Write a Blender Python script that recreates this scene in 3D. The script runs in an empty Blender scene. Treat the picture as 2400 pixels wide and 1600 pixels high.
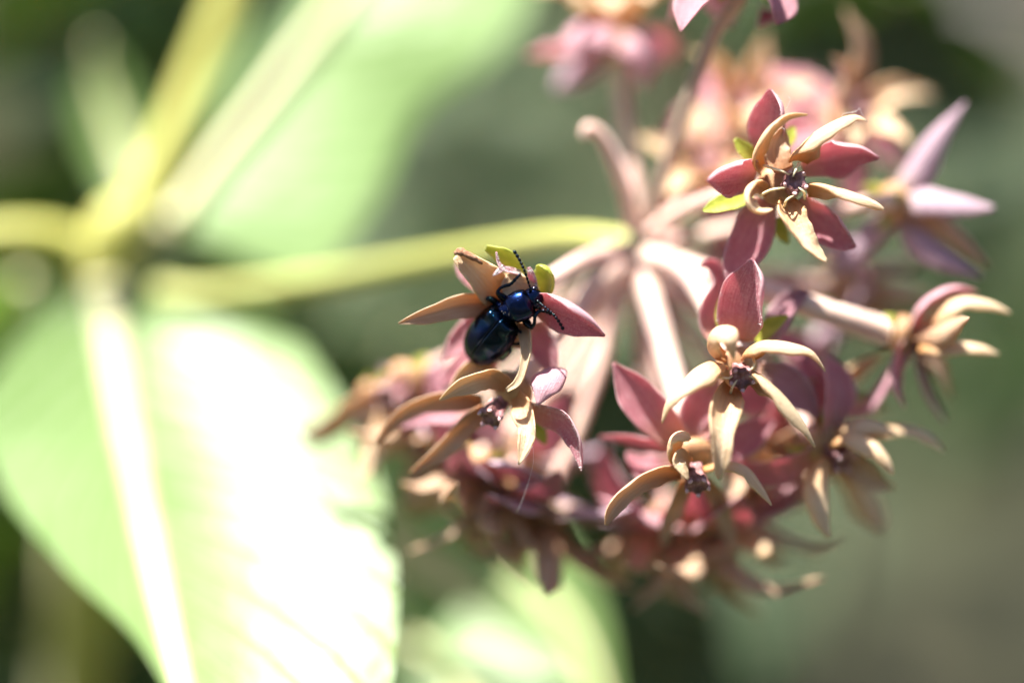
import bpy, bmesh, math, random
import numpy as np
from mathutils import Vector, Matrix

random.seed(7)
rng = np.random.default_rng(7)
sc = bpy.context.scene
C = sc.collection

# ------------------------------------------------------------------ camera
PITCH = math.radians(25)
R_ = np.array([1.0, 0.0, 0.0])
F_ = np.array([0.0, math.cos(PITCH), -math.sin(PITCH)])
U_ = np.array([0.0, math.sin(PITCH), math.cos(PITCH)])
D = 240.0                                   # mm from lens to the focal plane
FOCUS = np.array([0.0, 0.0, 0.62])          # the umbel hangs 0.62 m above the ground
CAM = FOCUS - F_ * D * 0.001
cam_data = bpy.data.cameras.new('camera')
cam = bpy.data.objects.new('camera', cam_data)
C.objects.link(cam)
cam.matrix_world = Matrix(((R_[0], U_[0], -F_[0], CAM[0]), (R_[1], U_[1], -F_[1], CAM[1]),
                           (R_[2], U_[2], -F_[2], CAM[2]), (0, 0, 0, 1)))
cam_data.lens = 100
cam_data.sensor_width = 36
cam_data.clip_start = 0.005
cam_data.clip_end = 400
cam_data.dof.use_dof = True
cam_data.dof.focus_distance = D * 0.001
cam_data.dof.aperture_fstop = 3.3
sc.camera = cam

# ------------------------------------------------------------------ light
def cam_dir(x, y, d):
    v = R_ * x + U_ * y + F_ * d
    return v / np.linalg.norm(v)
SUN = cam_dir(-0.27, 0.92, -0.22)
elev = math.asin(SUN[2]); azim = math.atan2(SUN[0], SUN[1])
world = bpy.data.worlds.new('World'); sc.world = world; world.use_nodes = True
wn = world.node_tree.nodes; wl = world.node_tree.links
sky = wn.new('ShaderNodeTexSky'); sky.sky_type = 'NISHITA'; sky.sun_disc = False
sky.sun_elevation = elev; sky.sun_rotation = azim
wl.new(sky.outputs[0], wn['Background'].inputs[0])
wn['Background'].inputs[1].default_value = 0.05
sun_data = bpy.data.lights.new('sun', 'SUN')
sun_data.energy = 5.0; sun_data.angle = math.radians(0.53); sun_data.color = (1.0, 0.96, 0.90)
sun = bpy.data.objects.new('sun', sun_data); C.objects.link(sun)
sun.rotation_euler = Vector(-SUN).to_track_quat('-Z', 'Y').to_euler()
sun.location = (0, 0, 3)
sc.view_settings.view_transform = 'Standard'
sc.view_settings.look = 'None'
sc.view_settings.exposure = 2.12
sc.view_settings.gamma = 1
sc.view_settings.use_curve_mapping = False
sc.cycles.use_denoising = True
sc.cycles.use_adaptive_sampling = False
sc.cycles.max_bounces = 10
sc.cycles.diffuse_bounces = 4
sc.cycles.transmission_bounces = 6
sc.cycles.sample_clamp_indirect = 8

# ------------------------------------------------------------------ coordinates
K = 86.4 / 2400.0                            # mm per photo pixel on the focal plane
def P(px, py, dz=0.0):
    s = K * (D + dz) / D
    return np.array([(px - 1200) * s, (800 - py) * s, dz], float)
def W3(p):
    """camera-space mm (right, up, beyond the focal plane) to world metres"""
    p = np.asarray(p, float)
    return FOCUS + 0.001 * (p[..., 0:1] * R_ + p[..., 1:2] * U_ + p[..., 2:3] * F_)
def to_cam(w):
    v = (np.asarray(w, float) - FOCUS) * 1000
    return np.array([v @ R_, v @ U_, v @ F_])
def ground_at(px, py, z=0.0):
    d = R_ * (px - 1200) * K + U_ * (800 - py) * K + F_ * D
    t = (z - CAM[2]) / d[2]
    return CAM + d * t
def unit(v):
    v = np.asarray(v, float)
    return v / (np.linalg.norm(v) + 1e-12)

def spline(pts, n):
    pts = np.asarray(pts, float)
    if len(pts) == 1: return np.repeat(pts, n, 0)
    if len(pts) == 2:
        t = np.linspace(0, 1, n)[:, None]; return pts[0] * (1 - t) + pts[1] * t
    ext = np.vstack([2 * pts[0] - pts[1], pts, 2 * pts[-1] - pts[-2]])
    out = []
    for t in np.linspace(0, len(pts) - 1, n):
        i = min(int(t), len(pts) - 2); f = t - i
        p0, p1, p2, p3 = ext[i], ext[i + 1], ext[i + 2], ext[i + 3]
        out.append(0.5 * (2 * p1 + (p2 - p0) * f + (2 * p0 - 5 * p1 + 4 * p2 - p3) * f * f + (3 * p1 - p0 - 3 * p2 + p3) * f ** 3))
    return np.array(out)
def interp(vals, n):
    vals = np.asarray(vals, float)
    if vals.ndim == 0: return np.full(n, float(vals))
    return np.maximum(spline(vals[:, None], n)[:, 0], 0) if len(vals) > 2 else np.interp(np.linspace(0, 1, n), np.linspace(0, 1, len(vals)), vals)

# ------------------------------------------------------------------ materials
def mat(name):
    m = bpy.data.materials.new(name); m.use_nodes = True
    nt = m.node_tree; b = nt.nodes['Principled BSDF']
    return m, nt, b
def N(nt, t, **kw):
    n = nt.nodes.new(t)
    for k, v in kw.items():
        if k.startswith('i_'): n.inputs[k[2:].replace('_', ' ')].default_value = v
        else: setattr(n, k, v)
    return n
def ramp(nt, fac, stops, interp_='LINEAR'):
    r = nt.nodes.new('ShaderNodeValToRGB'); cr = r.color_ramp; cr.interpolation = interp_
    while len(cr.elements) < len(stops): cr.elements.new(0.5)
    for e, (p, c) in zip(cr.elements, stops):
        e.position = p; e.color = (*c, 1)
    nt.links.new(fac, r.inputs[0]); return r.outputs[0]
def mixc(nt, a, b, fac, mode='MIX'):
    m = nt.nodes.new('ShaderNodeMix'); m.data_type = 'RGBA'; m.blend_type = mode
    for sock, v in ((m.inputs['A'], a), (m.inputs['B'], b)):
        if isinstance(v, tuple): sock.default_value = (*v, 1)
        else: nt.links.new(v, sock)
    if isinstance(fac, (int, float)): m.inputs['Factor'].default_value = fac
    else: nt.links.new(fac, m.inputs['Factor'])
    return m.outputs['Result']
def math_(nt, op, a, b=0.0):
    m = nt.nodes.new('ShaderNodeMath'); m.operation = op
    for i, v in enumerate((a, b)):
        if isinstance(v, (int, float)): m.inputs[i].default_value = v
        else: nt.links.new(v, m.inputs[i])
    return m.outputs[0]
def uv_axes(nt):
    u = nt.nodes.new('ShaderNodeUVMap'); s = nt.nodes.new('ShaderNodeSeparateXYZ')
    nt.links.new(u.outputs[0], s.inputs[0]); return u.outputs[0], s.outputs[0], s.outputs[1]
def noise(nt, vec, scale, detail=4, rough=0.55):
    n = N(nt, 'ShaderNodeTexNoise', i_Scale=scale, i_Detail=detail, i_Roughness=rough)
    if vec is not None: nt.links.new(vec, n.inputs['Vector'])
    return n.outputs['Fac']
def objco(nt):
    return nt.nodes.new('ShaderNodeTexCoord').outputs['Object']
def bump(nt, b, h, dist, strength=1.0):
    n = N(nt, 'ShaderNodeBump', i_Strength=strength, i_Distance=dist)
    nt.links.new(h, n.inputs['Height']); nt.links.new(n.outputs[0], b.inputs['Normal'])
def translucent(m, nt, b, col, fac):
    out = nt.nodes['Material Output']
    t = nt.nodes.new('ShaderNodeBsdfTranslucent'); mx = nt.nodes.new('ShaderNodeMixShader')
    if isinstance(col, tuple): t.inputs[0].default_value = (*col, 1)
    else: nt.links.new(col, t.inputs[0])
    mx.inputs[0].default_value = fac
    nt.links.new(b.outputs[0], mx.inputs[1]); nt.links.new(t.outputs[0], mx.inputs[2])
    nt.links.new(mx.outputs[0], out.inputs[0])

def vein_coord(nt, uv, su, sv):
    mp = N(nt, 'ShaderNodeMapping'); mp.inputs['Scale'].default_value = (su, sv, 1)
    nt.links.new(uv, mp.inputs[0]); return mp.outputs[0]

def petal_mat(name, body, deep, base, rim, tr, trcol, sheen=0.0, blotch=0.5):
    m, nt, b = mat(name)
    uv, u, v = uv_axes(nt); oc = objco(nt)
    veins = noise(nt, vein_coord(nt, uv, 30, 1.4), 1.0, 5, 0.65)
    c = mixc(nt, body, deep, ramp(nt, veins, [(0.40, (0, 0, 0)), (0.62, (1, 1, 1))]))
    bl = noise(nt, oc, 520, 3)
    c = mixc(nt, c, deep, math_(nt, 'MULTIPLY', ramp(nt, bl, [(0.42, (0, 0, 0)), (0.7, (1, 1, 1))]), blotch))
    fine = noise(nt, oc, 5200, 3, 0.7)
    c = mixc(nt, c, rim, math_(nt, 'MULTIPLY', ramp(nt, fine, [(0.48, (0, 0, 0)), (0.72, (1, 1, 1))]), 0.5))
    c = mixc(nt, base, c, ramp(nt, v, [(0.02, (0, 0, 0)), (0.33, (1, 1, 1))]))
    ue = math_(nt, 'ABSOLUTE', math_(nt, 'SUBTRACT', u, 0.5))
    c = mixc(nt, c, rim, math_(nt, 'MULTIPLY', ramp(nt, ue, [(0.455, (0, 0, 0)), (0.495, (1, 1, 1))]), 0.8))
    nt.links.new(c, b.inputs['Base Color'])
    b.inputs['Roughness'].default_value = 0.48
    b.inputs['Specular IOR Level'].default_value = 0.35
    if sheen:
        b.inputs['Sheen Weight'].default_value = sheen; b.inputs['Sheen Roughness'].default_value = 0.45
        b.inputs['Sheen Tint'].default_value = (1, 0.93, 0.95, 1)
    h = math_(nt, 'ADD', math_(nt, 'MULTIPLY', veins, 0.6), math_(nt, 'MULTIPLY', fine, 0.5))
    bump(nt, b, h, 0.00022, 0.9)
    translucent(m, nt, b, mixc(nt, c, trcol, 0.5), tr)
    return m
M = {}
M['petal_in'] = petal_mat('petal_inner_pink', (0.70, 0.385, 0.42), (0.46, 0.16, 0.205), (0.60, 0.37, 0.25), (0.88, 0.70, 0.69), 0.50, (0.90, 0.30, 0.37))
M['petal_out'] = petal_mat('petal_outer_fuzzy_pink', (0.74, 0.47, 0.51), (0.55, 0.27, 0.33), (0.50, 0.36, 0.22), (0.80, 0.60, 0.60), 0.40, (0.8, 0.25, 0.28), 0.25, 0.35)
M['petal_mauve_in'] = petal_mat('petal_inner_mauve', (0.58, 0.32, 0.36), (0.39, 0.165, 0.205), (0.50, 0.30, 0.18), (0.74, 0.54, 0.54), 0.45, (0.78, 0.25, 0.28))
M['petal_mauve_out'] = petal_mat('petal_outer_fuzzy_mauve', (0.62, 0.46, 0.52), (0.44, 0.28, 0.35), (0.45, 0.33, 0.25), (0.74, 0.60, 0.66), 0.36, (0.6, 0.3, 0.4), 0.25, 0.35)

def hood_mat(name, pale, tan, base, tr):
    m, nt, b = mat(name)
    uv, u, v = uv_axes(nt); oc = objco(nt)
    n1 = noise(nt, vein_coord(nt, uv, 12, 2.0), 1.0, 6, 0.65)
    c = mixc(nt, pale, tan, ramp(nt, n1, [(0.35, (0, 0, 0)), (0.75, (1, 1, 1))]))
    c = mixc(nt, base, c, ramp(nt, v, [(0.0, (0, 0, 0)), (0.5, (1, 1, 1))]))
    n2 = noise(nt, oc, 900, 4)
    c = mixc(nt, c, (0.34, 0.15, 0.07), ramp(nt, n2, [(0.69, (0, 0, 0)), (0.78, (0.7, 0.7, 0.7))]))
    nt.links.new(c, b.inputs['Base Color'])
    b.inputs['Roughness'].default_value = 0.42
    b.inputs['Specular IOR Level'].default_value = 0.4
    b.inputs['Subsurface Weight'].default_value = 0.12
    b.inputs['Subsurface Radius'].default_value = (1.0, 0.55, 0.3)
    b.inputs['Subsurface Scale'].default_value = 0.0006
    bump(nt, b, math_(nt, 'ADD', n1, math_(nt, 'MULTIPLY', noise(nt, oc, 3200, 3), 0.35)), 0.0003, 0.8)
    translucent(m, nt, b, mixc(nt, c, (0.9, 0.5, 0.18), 0.35), tr)
    return m
M['hood'] = hood_mat('hood_cream', (0.82, 0.66, 0.45), (0.70, 0.46, 0.25), (0.58, 0.28, 0.09), 0.30)
M['hood_tan'] = hood_mat('hood_tan_faded', (0.63, 0.46, 0.32), (0.49, 0.31, 0.19), (0.45, 0.20, 0.085), 0.30)
M['hood_pale'] = hood_mat('hood_pale_buff', (0.70, 0.57, 0.38), (0.54, 0.38, 0.22), (0.44, 0.24, 0.11), 0.28)

def simple(name, stops, scale, rough=0.5, sss=0.0, sheen=0.0, bumpd=0.0001, spec=0.4, tr=0.0):
    m, nt, b = mat(name); oc = objco(nt)
    n1 = noise(nt, oc, scale, 5)
    c = ramp(nt, n1, stops); nt.links.new(c, b.inputs['Base Color'])
    b.inputs['Roughness'].default_value = rough; b.inputs['Specular IOR Level'].default_value = spec
    if sss:
        b.inputs['Subsurface Weight'].default_value = sss; b.inputs['Subsurface Scale'].default_value = 0.0008
        b.inputs['Subsurface Radius'].default_value = (1, 0.6, 0.35)
    if sheen:
        b.inputs['Sheen Weight'].default_value = sheen; b.inputs['Sheen Roughness'].default_value = 0.4
    bump(nt, b, noise(nt, oc, scale * 6, 3), bumpd, 0.7)
    if tr: translucent(m, nt, b, c, tr)
    return m
M['sepal'] = simple('sepal_yellow_green', [(0.3, (0.30, 0.36, 0.035)), (0.7, (0.58, 0.56, 0.10))], 700, 0.45, 0, 0.4, tr=0.4)
M['pedicel'] = simple('pedicel_pink_buff', [(0.3, (0.48, 0.27, 0.24)), (0.55, (0.60, 0.42, 0.34)), (0.75, (0.68, 0.54, 0.42))], 160, 0.5, 0.3, 0.5)
M['pedicel_brown'] = simple('pedicel_brown', [(0.3, (0.26, 0.17, 0.13)), (0.7, (0.38, 0.27, 0.20))], 160, 0.55, 0.2, 0.4)
M['hub'] = simple('hub_green', [(0.3, (0.30, 0.30, 0.10)), (0.7, (0.45, 0.42, 0.18))], 300, 0.5, 0.2, 0.4)
M['column'] = simple('column_purple_brown', [(0.38, (0.10, 0.04, 0.035)), (0.55, (0.25, 0.11, 0.11)), (0.75, (0.48, 0.30, 0.31))], 1300, 0.42, 0.2, 0, spec=0.3)
M['anther'] = simple('anther_pale_lilac', [(0.35, (0.30, 0.15, 0.16)), (0.65, (0.55, 0.37, 0.38))], 1500, 0.25, 0.2, 0, spec=0.6)
M['cup'] = simple('calyx_cup_tan', [(0.35, (0.30, 0.15, 0.07)), (0.65, (0.48, 0.28, 0.14))], 900, 0.5, 0.3)
M['horn'] = simple('horn_pale_straw', [(0.35, (0.62, 0.48, 0.26)), (0.65, (0.76, 0.64, 0.42))], 900, 0.35, 0.3)
M['scar'] = simple('scar_brown_crust', [(0.3, (0.16, 0.06, 0.03)), (0.6, (0.42, 0.20, 0.10)), (0.75, (0.62, 0.40, 0.28))], 2600, 0.7, 0, 0, 0.0003)
M['stem'] = simple('stem_yellow_green', [(0.3, (0.30, 0.30, 0.04)), (0.7, (0.42, 0.40, 0.10))], 60, 0.5, 0.2, 0.3, 0.0002)
M['stalk'] = simple('stalk_green', [(0.3, (0.25, 0.27, 0.045)), (0.7, (0.34, 0.35, 0.09))], 60, 0.55, 0.2, 0.2, 0.0002)
M['midrib'] = simple('midrib_cream', [(0.3, (0.52, 0.50, 0.24)), (0.7, (0.66, 0.62, 0.38))], 50, 0.5, 0.2, 0.3, 0.0002)
M['silk'] = simple('silk_white', [(0.3, (0.7, 0.7, 0.68)), (0.7, (0.85, 0.85, 0.83))], 300, 0.3)

def leaf_mat(name, a, bcol, pale, trcol, tr, sheen=0.5, rough=0.42):
    m, nt, b = mat(name)
    uv, u, v = uv_axes(nt); oc = objco(nt)
    ue = math_(nt, 'ABSOLUTE', math_(nt, 'SUBTRACT', u, 0.5))
    ph = math_(nt, 'SUBTRACT', math_(nt, 'MULTIPLY', v, 16.0), math_(nt, 'MULTIPLY', ue, 7.0))
    fr = math_(nt, 'ABSOLUTE', math_(nt, 'SUBTRACT', math_(nt, 'FRACT', ph), 0.5))
    ven = ramp(nt, fr, [(0.0, (1, 1, 1)), (0.09, (0, 0, 0))])
    n1 = noise(nt, oc, 60, 5)
    c = mixc(nt, a, bcol, ramp(nt, n1, [(0.3, (0, 0, 0)), (0.7, (1, 1, 1))]))
    c = mixc(nt, c, pale, math_(nt, 'MULTIPLY', ven, 0.8))
    nt.links.new(c, b.inputs['Base Color'])
    b.inputs['Roughness'].default_value = rough
    b.inputs['Sheen Weight'].default_value = sheen; b.inputs['Sheen Roughness'].default_value = 0.5
    bump(nt, b, math_(nt, 'ADD', ven, noise(nt, oc, 300, 4)), 0.0005, 0.5)
    translucent(m, nt, b, mixc(nt, c, trcol, 0.7), tr)
    return m
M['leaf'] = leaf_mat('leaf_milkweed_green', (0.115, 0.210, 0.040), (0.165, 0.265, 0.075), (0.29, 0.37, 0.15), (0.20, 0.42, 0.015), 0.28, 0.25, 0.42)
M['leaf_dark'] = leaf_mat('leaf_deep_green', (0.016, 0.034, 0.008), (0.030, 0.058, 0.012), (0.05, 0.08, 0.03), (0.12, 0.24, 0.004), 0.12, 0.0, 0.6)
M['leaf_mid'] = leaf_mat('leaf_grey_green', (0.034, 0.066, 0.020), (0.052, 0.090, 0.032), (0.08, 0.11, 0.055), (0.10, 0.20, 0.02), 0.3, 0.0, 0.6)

# beetle
def beetle_mat(name, c1, c2, c3, edge, rough, scale, pits):
    m, nt, b = mat(name); oc = objco(nt)
    n1 = noise(nt, oc, scale, 2)
    c = ramp(nt, n1, [(0.34, c1), (0.52, c2), (0.68, c3)])
    nt.links.new(c, b.inputs['Base Color'])
    b.inputs['Metallic'].default_value = 1.0
    b.inputs['Specular Tint'].default_value = (*edge, 1)
    b.inputs['Roughness'].default_value = rough
    b.inputs['Coat Weight'].default_value = 0.35; b.inputs['Coat Roughness'].default_value = 0.12
    vo = N(nt, 'ShaderNodeTexVoronoi', i_Scale=pits, i_Randomness=0.9); nt.links.new(oc, vo.inputs['Vector'])
    pit = ramp(nt, vo.outputs['Distance'], [(0.0, (0, 0, 0)), (0.28, (1, 1, 1))])
    h = math_(nt, 'ADD', math_(nt, 'MULTIPLY', pit, 0.5), math_(nt, 'MULTIPLY', noise(nt, oc, pits * 2.3, 3), 0.35))
    bump(nt, b, h, 0.00005, 0.8)
    return m
M['beetle_blue'] = beetle_mat('beetle_blue_metallic', (0.002, 0.007, 0.032), (0.005, 0.012, 0.058), (0.002, 0.020, 0.040), (0.05, 0.04, 0.18), 0.26, 700, 6500)
M['wing'] = beetle_mat('wing_case_teal_blue', (0.001, 0.003, 0.018), (0.002, 0.016, 0.034), (0.003, 0.009, 0.055), (0.01, 0.05, 0.11), 0.20, 420, 5500)
M['beetle_black'] = beetle_mat('antenna_black', (0.005, 0.008, 0.014), (0.008, 0.012, 0.02), (0.004, 0.02, 0.02), (0.1, 0.2, 0.25), 0.3, 2000, 9000)
m, nt, b = mat('beetle_eye_black'); b.inputs['Base Color'].default_value = (0.006, 0.004, 0.012, 1); b.inputs['Roughness'].default_value = 0.12
bump(nt, b, noise(nt, objco(nt), 20000, 2), 0.00001, 0.4); M['eye'] = m

# ------------------------------------------------------------------ builders
def tag(o, label=None, cat=None, group=None, kind=None):
    if label: o['label'] = label
    if cat: o['category'] = cat
    if group: o['group'] = group
    if kind: o['kind'] = kind
    return o
def empty(name, world_loc, parent=None):
    o = bpy.data.objects.new(name, None); C.objects.link(o)
    o.empty_display_size = 0.005
    o['_w'] = [float(x) for x in world_loc]
    if parent is not None:
        o.parent = parent; o.location = Vector(world_loc) - Vector(parent['_w'])
    else: o.location = world_loc
    return o
def mesh_obj(name, verts_w, faces, mats, parent=None, midx=None, uvs=None, smooth=True, origin=None):
    """verts in world metres; the mesh is stored about its own origin"""
    verts_w = np.asarray(verts_w, float)
    org = verts_w.mean(0) if origin is None else np.asarray(origin, float)
    me = bpy.data.meshes.new(name)
    me.from_pydata([tuple(v) for v in (verts_w - org)], [], [tuple(int(i) for i in f) for f in faces])
    for mm in mats: me.materials.append(mm)
    if midx is not None: me.polygons.foreach_set('material_index', np.asarray(midx, np.int32))
    if smooth: me.polygons.foreach_set('use_smooth', np.ones(len(me.polygons), bool))
    if uvs is not None:
        ul = me.uv_layers.new(name='UVMap'); li = np.empty(len(me.loops), np.int32)
        me.loops.foreach_get('vertex_index', li)
        ul.data.foreach_set('uv', np.asarray(uvs, np.float32)[li].ravel())
    me.update()
    o = bpy.data.objects.new(name, me); C.objects.link(o)
    o['_w'] = [float(x) for x in org]
    if parent is not None:
        o.parent = parent; o.location = Vector(org) - Vector(parent['_w'])
    else: o.location = org
    return o

def grid_normals(g):
    dv = np.gradient(g, axis=0); du = np.gradient(g, axis=1)
    n = np.cross(du, dv); l = np.linalg.norm(n, axis=2, keepdims=True)
    n = n / np.maximum(l, 1e-9)
    return n
def solid(name, g, nh, th, mats, parent, name_mats=None):
    """a sheet g[nv][nu] (camera mm) given thickness th[nv][nu] away from hint nh"""
    nv, nu, _ = g.shape
    n = grid_normals(g)
    if np.sum(n * nh) < 0:
        g = g[:, ::-1]; n = grid_normals(g); th = th[:, ::-1] if isinstance(th, np.ndarray) else th
    back = g - n * (th[..., None] if isinstance(th, np.ndarray) else th)
    V = np.vstack([g.reshape(-1, 3), back.reshape(-1, 3)])
    uu, vv = np.meshgrid(np.linspace(0, 1, nu), np.linspace(0, 1, nv))
    uv = np.stack([uu.ravel(), vv.ravel()], 1); uv = np.vstack([uv, uv])
    F, mi = [], []
    o = nv * nu
    for i in range(nv - 1):
        for j in range(nu - 1):
            a, b_, c, d = i * nu + j, i * nu + j + 1, (i + 1) * nu + j + 1, (i + 1) * nu + j
            F.append((a, b_, c, d)); mi.append(0)
            F.append((o + a, o + d, o + c, o + b_)); mi.append(1 if len(mats) > 1 else 0)
    ring = [j for j in range(nu)] + [i * nu + nu - 1 for i in range(1, nv)] + [(nv - 1) * nu + j for j in range(nu - 2, -1, -1)] + [i * nu for i in range(nv - 2, 0, -1)]
    for a, b_ in zip(ring, ring[1:] + ring[:1]):
        F.append((b_, a, o + a, o + b_)); mi.append(0)
    return mesh_obj(name, W3(V), F, mats, parent, mi, uv)

def blade(name, pts, widths, nh, mats, parent, curl=0.6, th=0.10, nv=26, nu=11, ripple=0.05, px=True, skew=0.0, twist=0.0, pinch=0.0):
    """a petal or hood: spine points (photo px, px, mm) and half widths (px), cupped towards nh"""
    if name == 'hood': ripple, pinch, th = 0.11, rng.uniform(-0.16, 0.02), th * 0.7
    if px:
        sp = spline([P(*p) for p in pts], nv)
        ws = interp(widths, nv) * K
    else:
        sp = spline(pts, nv); ws = interp(widths, nv)
    cu = interp(curl, nv); sk = interp(skew, nv) if not np.isscalar(skew) else np.full(nv, skew)
    nhs = np.asarray(nh, float)
    nhs = np.repeat(nhs[None], nv, 0) if nhs.ndim == 1 else spline(nhs, nv)
    T = np.gradient(sp, axis=0)
    u = np.linspace(-1, 1, nu)
    g = np.zeros((nv, nu, 3))
    ph = rng.uniform(0, 6.28, 4)
    for i in range(nv):
        t = unit(T[i]); n = unit(nhs[i] - t * np.dot(nhs[i], t)); b_ = np.cross(t, n)
        a0 = twist * i / (nv - 1)
        n, b_ = n * math.cos(a0) + b_ * math.sin(a0), b_ * math.cos(a0) - n * math.sin(a0)
        th_ = max(cu[i], 0.02); f = i / (nv - 1)
        w = ws[i]
        wr = w * (1 + ripple * np.sin(f * 9 + ph[0] + np.sign(u)) * np.abs(u))
        ths = np.clip(th_ * (1 + sk[i] * np.sign(u)), 0.02, 2.5)
        kk = 1.0 / np.sin(np.minimum(ths, 1.45))
        x = np.sin(u * ths) * kk * wr
        z = (1 - np.cos(u * ths)) * kk * wr
        z = z + ripple * w * np.abs(u) ** 2 * (np.sin(f * 14 + ph[1] + 2 * np.sign(u)) + 0.6 * np.sin(f * 31 + ph[2] + np.sign(u))) * 0.9
        z = z + pinch * w * np.exp(-(u / 0.16) ** 2)
        g[i] = sp[i] + x[:, None] * b_ + z[:, None] * n
    tt = np.full((nv, nu), th) * (1 - 0.55 * np.abs(u)[None] ** 3)
    fv = np.linspace(0, 1, nv)
    tt *= (1 - 0.7 * fv ** 6)[:, None]
    tt = np.minimum(tt, np.maximum(ws[:, None] * 0.9, 0.02))
    return solid(name, g, nhs.mean(0), tt, mats, parent)

def tube_geo(sp, rs, n=12):
    sp = np.asarray(sp); nv = len(sp); T = np.gradient(sp, axis=0)
    ref = unit(np.cross(unit(T[0]), [0.31, 0.2, 0.93]))
    V = []
    for i in range(nv):
        t = unit(T[i]); ref = unit(ref - t * np.dot(ref, t)); b_ = np.cross(t, ref)
        a = np.linspace(0, 2 * math.pi, n, endpoint=False)
        V.append(sp[i] + rs[i] * (np.cos(a)[:, None] * ref + np.sin(a)[:, None] * b_))
    V = np.vstack(V + [sp[:1], sp[-1:]])
    F = []
    for i in range(nv - 1):
        for j in range(n):
            k = (j + 1) % n
            F.append((i * n + j, i * n + k, (i + 1) * n + k, (i + 1) * n + j))
    c0, c1 = nv * n, nv * n + 1
    for j in range(n):
        k = (j + 1) % n
        F.append((c0, k, j)); F.append((c1, (nv - 1) * n + j, (nv - 1) * n + k))
    return V, F
def tube(name, pts, radii, material, parent, n=12, nv=30, px=True, wob=0.0):
    sp = spline([P(*p) for p in pts] if px else pts, nv)
    rs = interp(radii, nv)
    if wob: rs = rs * (1 + wob * np.sin(np.linspace(0, 17, nv) + rng.uniform(0, 6)) + wob * rng.normal(0, 0.4, nv))
    V, F = tube_geo(sp, rs, n)
    return mesh_obj(name, W3(V), F, [material], parent)

def ellip(cn, axes, radii, nu=16, nv=10, sup=1.0):
    """ellipsoid geometry; axes rows are three orthonormal vectors"""
    V, F = [], []
    for i in range(nv + 1):
        a = math.pi * i / nv
        for j in range(nu):
            b_ = 2 * math.pi * j / nu
            l = np.array([math.cos(a), math.sin(a) * math.cos(b_), math.sin(a) * math.sin(b_)]) * radii
            V.append(cn + l @ axes)
    for i in range(nv):
        for j in range(nu):
            k = (j + 1) % nu
            F.append((i * nu + j, (i + 1) * nu + j, (i + 1) * nu + k, i * nu + k))
    return np.array(V), F
def frame(a, hint):
    a = unit(a); h = np.asarray(hint, float); b_ = unit(h - a * np.dot(a, h)); return np.array([a, b_, np.cross(a, b_)])
def merge(parts):
    V, F, o = [], [], 0
    for v, f in parts:
        V.append(v); F += [tuple(i + o for i in q) for q in f]; o += len(v)
    return np.vstack(V), F

# ------------------------------------------------------------------ the ground
def soil_mat():
    m, nt, b = mat('ground_soil_and_moss'); oc = objco(nt)
    big = noise(nt, oc, 1.1, 3); mid = noise(nt, oc, 14, 6); fine = noise(nt, oc, 120, 6, 0.65)
    soil = mixc(nt, (0.060, 0.034, 0.017), (0.13, 0.078, 0.044), ramp(nt, fine, [(0.3, (0, 0, 0)), (0.7, (1, 1, 1))]))
    moss = mixc(nt, (0.03, 0.045, 0.015), (0.07, 0.085, 0.036), mid)
    nt.links.new(mixc(nt, soil, moss, ramp(nt, big, [(0.42, (0, 0, 0)), (0.58, (1, 1, 1))])), b.inputs['Base Color'])
    b.inputs['Roughness'].default_value = 0.9
    bump(nt, b, math_(nt, 'ADD', fine, mid), 0.01, 0.8)
    return m
M['soil'] = soil_mat()
gx = np.concatenate([np.linspace(-30, -2, 12), np.linspace(-1.8, 1.8, 60), np.linspace(2, 30, 12)])
gy = np.concatenate([np.linspace(-30, -1, 10), np.linspace(-0.8, 4, 80), np.linspace(4.4, 40, 14)])
GX, GY = np.meshgrid(gx, gy)
GZ = 0.012 * np.sin(GX * 5.1 + 1) * np.cos(GY * 4.3) + 0.008 * np.sin(GX * 13 + GY * 9) + rng.normal(0, 0.003, GX.shape) - 0.02
gv = np.stack([GX, GY, GZ], 2).reshape(-1, 3); nxg = len(gx)
gf = [(i * nxg + j, i * nxg + j + 1, (i + 1) * nxg + j + 1, (i + 1) * nxg + j) for i in range(len(gy) - 1) for j in range(nxg - 1)]
tag(mesh_obj('ground', gv, gf, [M['soil']], None, origin=(0, 0, 0)), kind='structure')

# grass over the ground, thinner on the bare soil to the right
M['grass'] = simple('grass_blade_green', [(0.3, (0.018, 0.038, 0.008)), (0.7, (0.042, 0.066, 0.020))], 3.0, 0.5, tr=0.35)
gV, gF = [], []
bare = ground_at(2250, 1480)[:2]
k = 0
while k < 16000:
    x, y = rng.uniform(-1.3, 1.3), rng.uniform(0.35, 3.2)
    dn = math.hypot((x - bare[0]) / 0.30, (y - bare[1]) / 0.34)
    if rng.uniform() < math.exp(-dn * dn * dn) * 1.5: k += 1; continue
    h = rng.uniform(0.05, 0.13); w = rng.uniform(0.002, 0.0042); a = rng.uniform(0, 6.28); ln = rng.uniform(0.2, 0.9) * h
    dx, dy = math.cos(a), math.sin(a); ax, ay = -dy * w, dx * w
    o = len(gV)
    for t, ww in ((0, 1), (0.5, 0.85)):
        cx, cy, cz = x + dx * ln * t * t, y + dy * ln * t * t, -0.03 + (h + 0.03) * (t - 0.25 * t * t)
        gV += [(cx + ax * ww, cy + ay * ww, cz), (cx - ax * ww, cy - ay * ww, cz)]
    gV.append((x + dx * ln, y + dy * ln, h * 0.75))
    gF += [(o, o + 1, o + 3, o + 2), (o + 2, o + 3, o + 4)]
    k += 1
tag(mesh_obj('grass', gV, gF, [M['grass']], None, origin=(0, 1.5, 0)), 'short green grass covering the ground behind the milkweed', 'grass', kind='stuff')

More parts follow.
